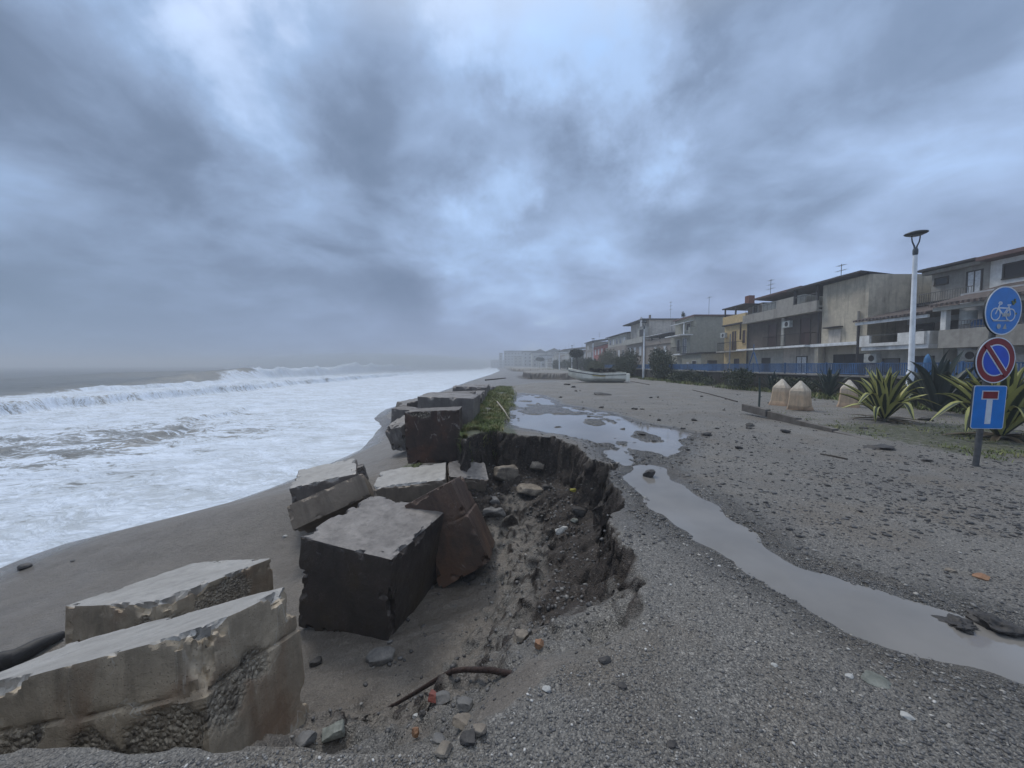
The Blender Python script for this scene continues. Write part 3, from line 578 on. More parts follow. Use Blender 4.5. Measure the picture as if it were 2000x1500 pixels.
for a in [('tan broken boulder leaning beside the half-buried brownish slab', 988, 940, 48, 44, ms_tan, 3, .55), ('tan boulder furthest back in the hole, under the dark bank', 1062, 925, 50, 36, ms_tan, 4, .4), ('wide tan boulder in the middle of the washed-out hole', 1038, 972, 55, 36, ms_tan, 8, .35),
          ('long grey stone beside the leaning brown block', 966, 1014, 50, 34, ms_grey, 6, .5), ('small flat pale stone above the long grey stone', 964, 983, 26, 12, ms_grey, 7, .3), ('whitish angular stone below the dark bank', 1098, 1042, 26, 22, ms_white, 9, .7),
          ('dark grey stone at the foot of the bank in the hole', 1136, 1008, 36, 24, ms_dark, 10, .4), ('pale green-grey stone next to the whitish angular one', 1122, 1020, 16, 12, ms_grn, 11, .4), ('grey stone high in the hole under the grass end', 982, 895, 28, 16, ms_grey, 12, .3),
          ('light brown stone high in the hole between the two tan boulders', 1020, 902, 30, 14, ms_tan, 13, .3), ('dark stone beside the wide tan boulder', 1070, 955, 20, 12, ms_dark, 14, .4), ('tan block stone low in the hole near the buried edge', 1054, 1268, 20, 24, ms_or, 15, .8),
          ('small brown stone under the leaning brown block', 866, 1140, 20, 20, ms_tan, 16, .4), ('black stone under the leaning brown block', 915, 1134, 30, 22, ms_dark, 17, .5), ('yellow scrap of plant on the dark bank', 1120, 935, 12, 10, ms_yel, 18, .2)]:
    stone(a[0], a[1], a[2], a[3], a[4], a[5], a[6], blocky=a[7], group=GR)
GF = 'stones and rubble on the near sand'
for a in [('grey stone with a white cap wedged beside the big pale block', 645, 1446, 44, 46, ms_grn, 21, .7), ('rough grey stone leaning on the foot of the blackish cube', 738, 1296, 50, 40, ms_grey, 22, .4), ('red glazed tile fragment beside the rusty pipe', 848, 1370, 30, 14, ms_red, 23, .7),
          ('grey stone on top of the red tile fragment', 862, 1372, 32, 18, ms_grey, 24, .4), ('flat grey stone to the right of the red tile', 905, 1386, 34, 16, ms_grey, 25, .4), ('brown stone below the flat grey one', 900, 1418, 38, 20, ms_tan, 26, .4),
          ('thin orange brick splinter lying on the sand', 810, 1432, 14, 26, ms_or, 27, .6), ('tiny white stone beside a black one near the pipe', 810, 1400, 11, 8, ms_white, 28, .7), ('small black stone near the red tile', 824, 1398, 13, 12, ms_dark, 29, .4),
          ('dark square slate piece at the near rim', 912, 1455, 34, 14, ms_dark, 30, .8), ('grey cube-like stone at the near rim beside the slate', 856, 1452, 26, 24, ms_grey, 31, .8), ('rounded tan stone at the near rim', 865, 1478, 36, 22, ms_tan, 32, .2),
          ('twisted brown driftwood clump in the middle of the sand', 1018, 1248, 32, 26, ms_tan, 33, .3), ('cream round stone on the orange dirt near the rim', 1068, 1352, 16, 12, ms_white, 34, .2), ('brown clod in the orange dirt at the rim', 935, 1440, 30, 30, ms_tan, 35, .4),
          ('dark stone between the big pale block and the black cube', 612, 1300, 24, 18, ms_dark, 36, .4), ('half-hidden brown clod at the corner of the big pale block', 590, 1455, 40, 20, ms_grey, 37, .3), ('dark stone at the foot of the blackish cube near its dent', 838, 1150, 18, 12, ms_dark, 38, .4)]:
    stone(a[0], a[1], a[2], a[3], a[4], a[5], a[6], blocky=a[7], group=GF)
stone('small dark stick-like stone alone on the beach sand at left', 40, 1112, 22, 8, ms_dark, 61, blocky=.3)
stone('white shell-like stone by the small sand puddle left of the black cube', 556, 1050, 9, 8, ms_white, 62, blocky=.2)
stone('pale stone on the sand between the two front blocks and the sea', 140, 1097, 8, 5, ms_grey, 63, blocky=.2)
stone('brown stone standing in the muddy stream with its reflection', 1271, 934, 24, 24, ms_dark, 41, z=-.03, blocky=.3)
stone('dark sodden lump of turf at the edge of the stream, lower right', 1890, 1240, 62, 26, ms_dark, 42, z=-.05, blocky=.1, rg=1.6, res=20); stone('second dark lump of turf right of the first at the frame edge', 1975, 1250, 70, 28, ms_dark, 43, z=-.05, blocky=.1, rg=1.6, res=20)
for a in [('grey rounded stone on gravel below the buried hole edge', 1183, 1295, 24, 20, ms_dark, 45), ('white pebble right of the big puddle bend, near foreground', 1778, 1405, 20, 14, ms_white, 46), ('pale flat pebble on the near gravel', 1663, 1325, 14, 8, ms_white, 47),
          ('round black pebble flat on the near gravel', 1316, 1462, 20, 16, ms_dark, 48), ('small dark pebble alone on the near gravel', 1217, 1345, 18, 16, ms_dark, 49), ('pale flat stone pair in the near gravel', 1722, 1340, 46, 14, ms_grn, 50), ('pebble the colour of bone near the stream bank', 1515, 1302, 12, 8, ms_white, 52),
          ('orange dead leaf curled on the gravel at right', 1927, 1132, 26, 9, ms_or, 51), ('tan pebble on the gravel above the orange leaf', 1863, 1118, 18, 9, ms_tan, 53)]:
    stone(a[0], a[1], a[2], a[3], a[4], a[5], a[6], blocky=.25, flat=.8)
# dark clods strewn over the flat gravel
GC = 'dark clods strewn over the gravel flat'; rc = random.Random(77)
clods = [(1385, 850, 14, 7), (1445, 877, 14, 7), (1357, 822, 10, 5), (1402, 838, 8, 4), (1467, 833, 14, 8), (1538, 846, 16, 9), (1465, 838, 12, 6), (1732, 878, 50, 7), (1815, 902, 18, 8), (1815, 822, 24, 6), (1740, 940, 10, 4), (1177, 772, 30, 6), (1288, 822, 9, 5),
         (1240, 800, 10, 5), (1218, 842, 12, 7), (1202, 860, 8, 5), (1256, 850, 14, 4), (1330, 905, 10, 4), (1345, 880, 8, 5), (1300, 870, 9, 5), (1240, 868, 8, 5), (1278, 862, 7, 4), (1383, 852, 18, 9), (1352, 860, 6, 3), (1255, 800, 8, 3), (1335, 838, 9, 4),
         (1320, 965, 14, 4), (1430, 1010, 8, 3), (1262, 985, 7, 3), (1548, 1084, 10, 4), (1900, 960, 10, 4), (1620, 950, 12, 4), (1150, 815, 7, 4), (1175, 797, 12, 4), (1090, 838, 16, 4), (1108, 752, 12, 3), (1120, 757, 10, 3), (1690, 838, 14, 5)]
for k in range(60):
    px = rc.uniform(1090, 1700); py = rc.uniform(760, 950)
    if px < 1150 + (py - 760) * 1.2 and py > 850: continue
    s = rc.uniform(2.5, 6.5); clods.append((px, py, s, s * .5))
for k, (px, py, w_, h_) in enumerate(clods):
    s_ = stone('small dark clod lying loose on the grey gravel flat', px, py, w_, h_ * 1.3, ms_dark, 200 + k, group=GC, name='clod', cat='clod', blocky=.2, flat=.9, sink=.2, res=8, rg=1.1)
    if 28 < len(clods) and w_ > 40: tag(s_, 'long low dark clod with roots on the gravel in front of the agave')

# ---------------------------------------------------------------- loose gravel: pebbles nobody could count
def icos():
    g = (1 + 5 ** .5) / 2; v = np.array([(-1, g, 0), (1, g, 0), (-1, -g, 0), (1, -g, 0), (0, -1, g), (0, 1, g), (0, -1, -g), (0, 1, -g), (g, 0, -1), (g, 0, 1), (-g, 0, -1), (-g, 0, 1)], float)
    f = np.array([(0, 11, 5), (0, 5, 1), (0, 1, 7), (0, 7, 10), (0, 10, 11), (1, 5, 9), (5, 11, 4), (11, 10, 2), (10, 7, 6), (7, 1, 8), (3, 9, 4), (3, 4, 2), (3, 2, 6), (3, 6, 8), (3, 8, 9), (4, 9, 5), (2, 4, 11), (6, 2, 10), (8, 6, 7), (9, 8, 1)])
    return v / np.linalg.norm(v[0]), f
def scatter(name, xy, size, mat, tone, seed, flat=.5, elong=.4):
    v, f = icos(); g = np.random.default_rng(seed); n = len(xy); z = terrain(xy[:, 0], xy[:, 1])
    s = np.stack([size * (1 + g.uniform(0, elong, n)), size * (1 - g.uniform(0, .3, n)), size * flat * g.uniform(.7, 1.3, n)], 1)
    an = g.uniform(0, 6.28, n); vv = v[None] * s[:, None] * (1 + g.uniform(-.18, .18, (n, 12, 1)))
    x = vv[..., 0] * np.cos(an)[:, None] - vv[..., 1] * np.sin(an)[:, None]; y = vv[..., 0] * np.sin(an)[:, None] + vv[..., 1] * np.cos(an)[:, None]
    V = np.stack([x + xy[:, :1], y + xy[:, 1:2], vv[..., 2] + (z + s[:, 2] * .35)[:, None]], -1).reshape(-1, 3)
    Fq = (f[None] + (np.arange(n) * 12)[:, None, None]).reshape(-1, 3); o = npmesh(name, V, Fq, mat, attrs=dict(tone=np.repeat(tone, 12))); tag(o, kind='stuff'); return o
m_peb, t, b = newmat('pebbles'); cr = t.n('ShaderNodeValToRGB', Fac=t.attr('tone')); el_ = cr.color_ramp.elements
for k, (p, c) in enumerate([(0, (.030, .029, .030)), (.5, (.10, .098, .098)), (.78, (.19, .185, .175)), (.93, (.32, .30, .27)), (1, (.50, .49, .47))]):
    if k > 1: el_.new(p)
for k, (p, c) in enumerate([(0, (.030, .029, .030)), (.5, (.10, .098, .098)), (.78, (.19, .185, .175)), (.93, (.32, .30, .27)), (1, (.50, .49, .47))]): el_[k].position = p; el_[k].color = (*c, 1)
t.put(b.inputs['Base Color'], cr.outputs[0]); b.inputs['Roughness'].default_value = .5
g = np.random.default_rng(3)
def rnd_px(n, x0, x1, y0, y1, z=0.0):
    pts = np.array([G(g.uniform(x0, x1), y0 + (y1 - y0) * g.uniform() ** .8, z) for _ in range(n)]); return pts
pts = rnd_px(26000, -150, 2150, 880, 1560); dm = sdist(pts[:, 0] + 0, pts[:, 1], rim); dpd = sdist(pts[:, 0], pts[:, 1], puddle)
keepm = (dm > .03) & (dpd < .02); pts = pts[keepm]; dm = dm[keepm]; dpd = dpd[keepm]; n = len(pts)
bank = np.exp(-np.abs(dpd + .15) / .35)
size = (.0035 + .006 * g.uniform(size=n) ** 3) * (1 + .9 * bank * g.uniform(size=n)) * np.clip(pts[:, 1] / 2.2, .8, 2.2)
tone = np.clip(g.beta(1.6, 2.0, n) + .12 * np.exp(-dm / .5), 0, 1)
o = scatter('gravel', pts, size, m_peb, tone, 5); o['label'] = 'loose pebbles washed over the gravel flat'
a1 = np.stack([g.uniform(-1.4, 1.3, 14000), g.uniform(1.3, 7.6, 14000)], 1); d1 = -sdist(a1[:, 0], a1[:, 1], rim)
k1 = (d1 > .05) & (g.uniform(size=14000) < .10 + .7 * np.exp(-np.abs(d1 - .45) / .35)); a1 = a1[k1]; n = len(a1)
sz1 = .004 + .026 * g.uniform(size=n) ** 4 * (.6 + .4 * (a1[:, 1] > 2.5)); o = scatter('rubble', a1, sz1, m_peb, np.clip(g.beta(1.3, 2.6, n), 0, 1), 6, .6); o['label'] = 'small rubble and clods on the floor of the hole'
a2 = np.concatenate([rnd_px(2600, 900, 1500, 765, 905), rnd_px(6500, 1050, 2020, 775, 1050)]); d2 = sdist(a2[:, 0], a2[:, 1], rim); a2 = a2[(d2 > .1) & ((g.uniform(size=len(a2)) < .35) | (fbm(a2[:, 0] * .7, a2[:, 1] * .7, 3, 37) > .5))]; n = len(a2)
o = scatter('gravel_debris', a2, .007 + .022 * g.uniform(size=n) ** 5, m_peb, np.clip(g.beta(1.2, 3.2, n), 0, 1), 7, .5); o['label'] = 'fine dark debris around the puddles'

# rusty pipe
m_rust = plain('rusty_steel', (.035, .020, .016), .7, .3, .5, 25, .5)
pp = [];
for px, py, dz in [(1075, 1322, .02), (1020, 1318, .03), (960, 1313, .035), (910, 1311, .04), (885, 1314, .04), (862, 1323, .03), (820, 1346, .03), (775, 1370, .015), (735, 1388, -.01), (722, 1395, -.03)]:
    x, y, zz = 0, 0, -.5
    for _ in range(20): x, y = G(px, py, zz); zz = .5 * zz + .5 * (hz_(x, y) + dz)
    pp.append((x, y, max(zz, hz_(x, y), hz_(x, y + .04), hz_(x + .05, y), hz_(x - .05, y)) + .012 if dz > 0 else zz))
pp[0] = (pp[0][0] + .05, pp[0][1], pp[0][2] - .07)
for _ in range(2): pp = [pp[0]] + [tuple((np.array(pp[i - 1]) + 2 * np.array(pp[i]) + np.array(pp[i + 1])) / 4) if i not in (3, 4) else pp[i] for i in range(1, len(pp) - 1)] + [pp[-1]]
o = MB().tube(pp, [.016] * 6 + [.014, .013, .011, .009], 10).build('bent_pipe', m_rust, smooth=True); tag(o, 'bent rusty steel pipe lying across the near sand', 'pipe')

# driftwood / sticks
def Gt(px, py, dz=0.0):
    zz = -1.0
    for _ in range(30): x, y = G(px, py, zz); zz = .5 * zz + .5 * (hz_(x, y) + dz)
    return (x, y, zz)
l0, l1, l2 = Gt(-90, 1318, .07), Gt(30, 1285, .09), Gt(122, 1240, .05)
o = MB().tube([l0, ((l0[0] + l1[0]) / 2, (l0[1] + l1[1]) / 2 + .02, (l0[2] + l1[2]) / 2), l1, ((l2[0] + l1[0]) / 2, (l2[1] + l1[1]) / 2 - .02, (l2[2] + l1[2]) / 2 + .02), l2], [.10, .11, .10, .085, .05], 10).build('driftwood_log', plain('black_wet_log', (.020, .019, .020), .6, 0, .5, 9, .8), smooth=True); tag(o, 'black wet driftwood log on the sand at the left edge, behind the big pale block', 'log')
m_wood = plain('wet_wood', (.045, .035, .028), .7, 0, .4, 18, .4); m_pale = plain('pale_wood', (.32, .29, .24), .7, 0, .2, 20)
def stick(label, a, b_, r, mat=None, z0=None, z1=None, name='stick'):
    pa = G(*a); pb = G(*b_); za = hz_(*pa) + r if z0 is None else z0; zb = hz_(*pb) + r if z1 is None else z1
    md = ((pa[0] + pb[0]) / 2, (pa[1] + pb[1]) / 2); o = MB().tube([(pa[0], pa[1], za), (md[0] + r, md[1], max(hz_(*md) + r, (za + zb) / 2)), (pb[0], pb[1], zb)], [r, r, r * .7], 7).build(name, mat or m_wood, smooth=True); tag(o, label, 'stick'); return o
stick('short pale stick leaning on the grass by the puddle', (971, 800), (995, 820), .022, m_pale, z0=.25)
stick('black plank lying across the far end of the seawall row', (948, 751), (988, 747), .05, z0=.32, z1=.36, name='plank')
stick('thin dark stick on gravel behind the signpost', (1655, 898), (1602, 888), .012)
stick('long board half buried in the gravel, left of the kerb', (1440, 785), (1352, 762), .022, name='board')
stick('long thin board running from the boat stern to the right', (1268, 752), (1226, 744), .025, name='board')
# ---------------------------------------------------------------- grass on the seawall
def blades(name, xy, h, wdt, mat, seed, lean=.6, zoff=0.0, parent=None):
    g_ = np.random.default_rng(seed); n = len(xy); z = terrain(xy[:, 0], xy[:, 1]) + zoff; a = g_.uniform(0, 6.28, n); L = h * g_.uniform(.5, 1.2, n); le = lean * g_.uniform(.2, 1.3, n)
    dx, dy = np.cos(a), np.sin(a); px_, py_ = -dy * wdt, dx * wdt; V = []
    for tt, ww in ((0, 1), (.5, .8), (1, .1)):
        bx = xy[:, 0] + dx * L * le * tt ** 1.6; by = xy[:, 1] + dy * L * le * tt ** 1.6; bz = z + L * tt * (1 - .35 * le * tt)
        V += [np.stack([bx + px_ * ww, by + py_ * ww, bz], 1), np.stack([bx - px_ * ww, by - py_ * ww, bz], 1)]
    V = np.stack(V, 1).reshape(-1, 3); i = np.arange(n)[:, None] * 6; Fq = np.concatenate([i + np.array([[0, 1, 3, 2]]), i + np.array([[2, 3, 5, 4]])])
    return npmesh(name, V, Fq, mat, parent, attrs=dict(tone=np.repeat(g_.uniform(size=n), 6)))
def leafmat(name, a, b_, c_=None, rough=.55):
    m, t, b = newmat(name); cr = t.mix(t.attr('tone'), a, b_); P = t.n('ShaderNodeNewGeometry').outputs['Position']
    if c_: cr = t.mix(t.mr(t.noise(P, 2.0, 5, .6), .48, .62), cr, c_)
    t.put(b.inputs['Base Color'], cr); b.inputs['Roughness'].default_value = rough; b.inputs['Specular IOR Level'].default_value = .3; return m
m_grass = leafmat('grass_blades', (.045, .070, .016), (.15, .19, .05), (.19, .18, .065))
n = 30000; yy_ = 6.95 + 16.5 * g.uniform(size=n) ** 1.5; lo = np.where(yy_ < 7.35, -1.05, -1.04); wv = .62 + .35 * sstep(8, 13, yy_) + .25 * vn(yy_ * 1.4, yy_ * 0, s=4) - .9 * sstep(7.8, 6.9, yy_) * .6
xx_ = lo + g.uniform(size=n) ** 1.15 * (wv + .15); xy = np.stack([xx_, yy_], 1); kk = (-sdist(xy[:, 0], xy[:, 1], rim) < .06) & (fbm(xy[:, 0] * 3, xy[:, 1] * 3, 3, 7) > .40); kk_i = np.where(kk)[0]; xy = xy[kk]
xy = xy[g.uniform(size=len(xy)) < sstep(0.02, .25, (wv[kk_i] + .1) - (xy[:, 0] + 1.04)) + .1]; o = blades('seawall_grass', xy, .12, .0065 * 1.0, m_grass, 8, 1.1); tag(o, kind='stuff'); o['label'] = 'green grass growing along the seawall row'
xy = np.concatenate([rnd_px(5200, 1560, 2080, 812, 905), rnd_px(1200, 1490, 1640, 800, 850)]); kk = fbm(xy[:, 0] * 1.6, xy[:, 1] * 1.6, 4, 17) > .50; xy = xy[kk & (xy[:, 0] > 6.8)]
o = blades('verge_grass', xy, .07, .006, m_grass, 9, 1.6); tag(o, kind='stuff'); o['label'] = 'sparse flattened grass around the agaves and kerb'
xy = np.stack([g.uniform(12.6, 14.4, 9000), g.uniform(9, 60, 9000)], 1); kk = fbm(xy[:, 0] * .8, xy[:, 1] * .5, 3, 27) > .45
o = blades('hedge_foot_grass', xy[kk], .28, .02, m_grass, 10, 1.0); tag(o, kind='stuff'); o['label'] = 'rough grass and weeds at the foot of the stone wall'
xy = np.stack([g.uniform(-2.55, -2.0, 900), g.uniform(7.3, 8.6, 900)], 1); xy = xy[np.abs(xy[:, 0] + 2.55 - (xy[:, 1] - 7.3) * .35) < .14]
o = blades('seaweed', xy, .12, .008, m_grass, 12, 1.6); tag(o, kind='stuff'); o['label'] = 'green weed between the pale slab and the rust-stained cube'

# ---------------------------------------------------------------- signpost
m_pole = plain('galvanised_steel', (.12, .125, .13), .55, .6, .25, 14); m_blue = plain('sign_blue', (.008, .18, .58), .35, 0, .12, 5); m_blued = plain('sign_deep_blue', (.010, .075, .55), .35, 0, .12, 5)
m_swhite = plain('sign_white', (.58, .64, .72), .45, 0, .10, 9); m_sred = plain('sign_red', (.19, .010, .018), .4, 0, .2, 6); m_sback = plain('sign_back', (.05, .055, .06), .6, .4)
sp_xy = G(1905, 912); sz0 = hz_(*sp_xy)
sg = empty('sign_post', (sp_xy[0], sp_xy[1], sz0 - .02)); sg.rotation_euler = (R(1.8), R(1.2), 0); tag(sg, 'leaning steel post with three traffic signs: blue bicycle disc, no parking disc, dead end panel', 'sign')
MB().tube([(0, 0, -.1), (0, 0, 1.35), (0, 0, 2.42)], .032, 14).build('pole', m_pole, sg, True)
def signdisc(name, z, r, ox, yaw, face, label, rim_=m_swhite, tilt=0):
    e_ = MB().disc((0, 0), r, -.012, .008, 56).build(name, m_sback, sg); e_.location = (ox, -.045, z); e_.rotation_euler = (0, tilt, yaw); e_['label'] = label
    MB().disc((0, 0), r, -.016, -.0121, 56, r2=r * .955).build('rim', rim_, e_); MB().disc((0, 0), r * .955, -.0145, -.0121, 56).build('sign_face', face, e_); return e_
s1 = signdisc('bicycle_sign', 2.125, .315, .03, R(10), m_blue, 'blue disc with a white bicycle')
b_ = MB()
def flat(pts, w_, y=-.0165):
    for a_, c_ in zip(pts[:-1], pts[1:]):
        a_ = np.array(a_, float); c_ = np.array(c_, float); d_ = (c_ - a_) / (np.linalg.norm(c_ - a_) + 1e-9); nn = np.array([-d_[1], d_[0]]) * w_ / 2
        q_ = [a_ + nn, c_ + nn, c_ - nn, a_ - nn]; b_.hexa([(p_[0], y, p_[1]) for p_ in q_], [(p_[0], y + .002, p_[1]) for p_ in q_])
    return
for cx_ in (-.135, .125):
    b_.disc((cx_, -.05), .085, -.0185, -.0165, 32, r2=.070)
for pl_ in ([(-.135, -.05), (-.075, .085), (-.045, .085), (-.045, .105), (-.085, .11), (-.10, .085)], [(-.09, .035), (.085, .035)], [(-.09, .03), (.0, -.06)], [(.0, -.06), (.085, .06), (.125, -.05)], [(.0, -.055), (.125, -.05)], [(.055, .075), (.115, .08)], [(-.015, -.075), (.03, -.05)]): flat(pl_, .017)
b_.build('bicycle_symbol', m_swhite, s1)
b_ = MB(); flat([(-.02, -.056), (.11, -.05)], .042, -.0195); flat([(-.17, -.135), (.12, -.125)], .016, -.0195); b_.disc((-.055, -.205), .034, -.0185, -.0165, 24); b_.add([(.02, -.0165, -.235), (.09, -.0165, -.235), (.06, -.0165, -.165), (.02, -.0145, -.235), (.09, -.0145, -.235), (.06, -.0145, -.165)], [(0, 1, 2), (3, 5, 4)]); b_.build('sticker', plain('sticker_white', (.36, .40, .42), .6, 0, .3, 20), s1)
b_ = MB()
for q_, rr_ in (((.15, .10), .022), ((.175, .12), .018), ((.17, .15), .014), ((.215, -.03), .014), ((.13, .125), .014)): b_.disc(q_, rr_, -.0205, -.0165, 7)
b_.build('peeled_patch', plain('peeled_patch', (.16, .19, .09), .8, 0, .6, 40), s1)
s2 = signdisc('no_parking_sign', 1.475, .305, .012, R(6), m_sred, 'no parking disc, red ring and red bar over blue', tilt=R(3))
MB().disc((0, 0), .212, -.0168, -.0147, 56).build('white_ring', m_swhite, s2); MB().disc((0, 0), .196, -.0192, -.0169, 56).build('blue_field', m_blued, s2)
b_ = MB(); flat([(-.155, .155), (.155, -.155)], .092, -.0215); b_.build('white_edge', m_swhite, s2)
b_ = MB(); flat([(-.20, .20), (.20, -.20)], .058, -.0240); b_.build('red_bar', m_sred, s2)
def rrect(m_, x0, x1, z0, z1, r, y0, y1):
    pts_ = []
    for cx_, cz_, a0 in ((x1 - r, z1 - r, 0), (x0 + r, z1 - r, 90), (x0 + r, z0 + r, 180), (x1 - r, z0 + r, 270)):
        for k in range(6): a = R(a0 + k * 18); pts_.append((cx_ + r * math.cos(a), cz_ + r * math.sin(a)))
    n = len(pts_); return m_.add([(p_[0], y0, p_[1]) for p_ in pts_] + [(p_[0], y1, p_[1]) for p_ in pts_], [tuple(range(n)), tuple(range(2 * n - 1, n - 1, -1))] + [((k + 1) % n, k, n + k, n + (k + 1) % n) for k in range(n)])
s3 = rrect(MB(), -.205, .205, -.295, .295, .03, -.012, .008).build('dead_end_sign', m_sback, sg); s3.location = (.0, -.045, .845); s3.rotation_euler = (0, R(-1), R(-4)); s3['label'] = 'blue dead end panel with a white T whose bar is red'
rrect(MB(), -.203, .203, -.293, .293, .03, -.0145, -.0121).build('rim', m_swhite, s3); rrect(MB(), -.194, .194, -.284, .284, .026, -.0170, -.0146).build('sign_face', m_blue, s3)
MB().box(-.103, .103, -.0196, -.0171, .105, .225).build('white_edge', m_swhite, s3); MB().box(-.036, .036, -.0196, -.0171, -.225, .104).build('white_stem', m_swhite, s3); MB().box(-.09, .09, -.0222, -.0197, .118, .213).build('red_bar', m_sred, s3)

# ---------------------------------------------------------------- street lamps
m_lampw = plain('white_lamp_paint', (.72, .76, .80), .5, 0, .12, 4, dirt=(.35, .36, .36)); m_lampg = plain('grey_lamp_metal', (.07, .085, .10), .5, .3, .2, 6); m_lens = plain('lamp_lens', (.16, .19, .22), .3)
def lamp(x, y, z, label, hp=6.12, white=True):
    r = empty('street_lamp', (x, y, z)); r.rotation_euler = (0, R(-1.0 if y < 20 else random.uniform(-.3, .3)), 0); tag(r, label, 'street lamp', 'white street lamps along the seafront wall')
    MB().tube([(0, 0, 0), (0, 0, 1.15), (0, 0, 1.2), (0, 0, hp - .72)], [.115, .115, .085, .06], 16).build('pole', m_lampw, r, True)
    MB().lathe([(.062, hp - .80), (.075, hp - .74), (.075, hp - .62), (.05, hp - .55), (.0, hp - .54)], 16).build('collar', m_lampg, r, True)
    for s in (-1, 1):
        MB().tube([(s * .02, 0, hp - .60), (s * .05, 0, hp - .48), (s * .12, 0, hp - .34), (s * .145, 0, hp - .22), (s * .15, 0, hp - .12)], [.028, .024, .02, .018, .018], 8).build('fork_arm', m_lampg, r, True)
    h_ = MB().lathe([(0, hp - .115), (.16, hp - .11), (.28, hp - .07), (.31, hp - .045), (.30, hp - .02), (.19, hp + .02), (0, hp + .04)], 36).build('lamp_head', m_lampg, r, True)
    MB().lathe([(0, hp - .125), (.16, hp - .123), (.19, hp - .1115)], 28).build('lens', m_lens, h_, True); return r
lamps = [(14.42, 13.35, 'nearest white street lamp, behind the variegated agave'), (14.4, 40.5, 'second white street lamp, right of the boat and in front of the grey-green house'), (14.4, 65.8, 'third white street lamp, right behind the boat'), (14.4, 89, 'fourth white street lamp, left of the small round tree'),
         (14.4, 112, 'fifth white street lamp, half faded by haze'), (14.4, 133, 'sixth white street lamp, well back in the haze'), (14.4, 156, 'seventh white street lamp, pale in the haze'), (14.4, 182, 'eighth white street lamp, very faint in the haze'), (14.2, 212, 'farthest white street lamp you can make out')]
for x, y, lb in lamps: lamp(x, y, -.02, lb)

# ---------------------------------------------------------------- seafront wall and blue fence
m_wall = plaster('dark_stone_wall', (.050, .046, .043), (.02, .02, .018), .7, 1.6); m_cop = plain('wall_coping', (.17, .165, .16), .8, 0, .3, 3, .2); m_bluef = plain('blue_fence_paint', (.055, .13, .27), .55, .1, .3, 3, dirt=(.05, .055, .07))
for (ya_, yb_, lb) in ((-6, 26, 'near stretch of low dark stone wall behind the agaves and bollards'), (26.02, 78, 'farther stretch of low dark stone wall behind the bushes')):
    r = empty('stone_wall', (14.75, ya_, 0)); tag(r, lb, 'wall'); b_ = MB(); n = int((yb_ - ya_) / .5)
    for i in range(n):
        y0 = i * (yb_ - ya_) / n; y1 = (i + 1) * (yb_ - ya_) / n; e_ = .02 * math.sin(i * 1.7); b_.box(-.15 + e_, .15, y0, y1, -.3, .88)
    b_.build('wall_face', m_wall, r); MB().box(-.20, .20, 0, yb_ - ya_, .881, .95).build('coping', m_cop, r, bevel=.01)
def fence(x, ya_, yb_, z0, z1, label, mat):
    r = empty('blue_fence', (x, ya_, z0)); tag(r, label, 'fence', 'blue railings on the stone wall'); L = yb_ - ya_; np_ = int(L / 2.6)
    for i in range(np_ + 1): MB().box(-.03, .03, i * L / np_ - .03, i * L / np_ + .03, 0, z1 - z0 + .03).build('post', mat, r)
    for i in range(np_):
        a_ = i * L / np_ + .032; c_ = (i + 1) * L / np_ - .032; b_ = MB(); b_.box(-.018, .018, a_, c_, .05, .09).box(-.018, .018, a_, c_, z1 - z0 - .05, z1 - z0 - .01); k = int((c_ - a_) / .085)
        for j in range(k): yj = a_ + (j + .5) * (c_ - a_) / k; b_.box(-.010, .010, yj - .020, yj + .020, .0901, z1 - z0 - .0501)
        b_.build('railing_panel', mat, r)
fence(14.75, 9.5, 41, .95, 1.50, 'blue vertical-bar railing on top of the near stone wall', m_bluef)
fence(14.75, 42.2, 70, .95, 1.46, 'blue vertical-bar railing on the wall beyond the grey-green house', m_bluef)
o = MB().tube([(14.45, 24.6, 0), (14.45, 24.6, 3.45)], [.05, .035], 8).build('utility_pole', plain('pale_pole', (.22, .22, .23)), smooth=True); tag(o, 'thin pale pole in front of the yellow house', 'pole')
r = empty('swing_frame', (17.6, 27.0, 0)); tag(r, 'dark blue A-shaped frame behind the railing, in front of the dark house', 'swing frame')
for s in (-1, 1): MB().tube([(0, s * .75, .8), (0, s * .06, 2.3)], .04, 6).build('leg', m_bluef, r)
MB().tube([(0, 0, 2.3), (0, 0, 2.9)], .03, 6).build('top_pole', m_bluef, r)
r = empty('folded_parasol', (15.6, 13.9, 0)); tag(r, 'folded light blue parasol standing beside the nearest street lamp', 'parasol')
MB().tube([(0, 0, 0), (0, 0, 1.2)], .03, 8).build('pole', m_pole, r); MB().lathe([(0, .7), (.11, .75), (.13, 1.2), (.10, 1.65), (.05, 1.78), (0, 1.82)], 9).build('canopy', plain('parasol_blue', (.06, .17, .34), .8), r, True)

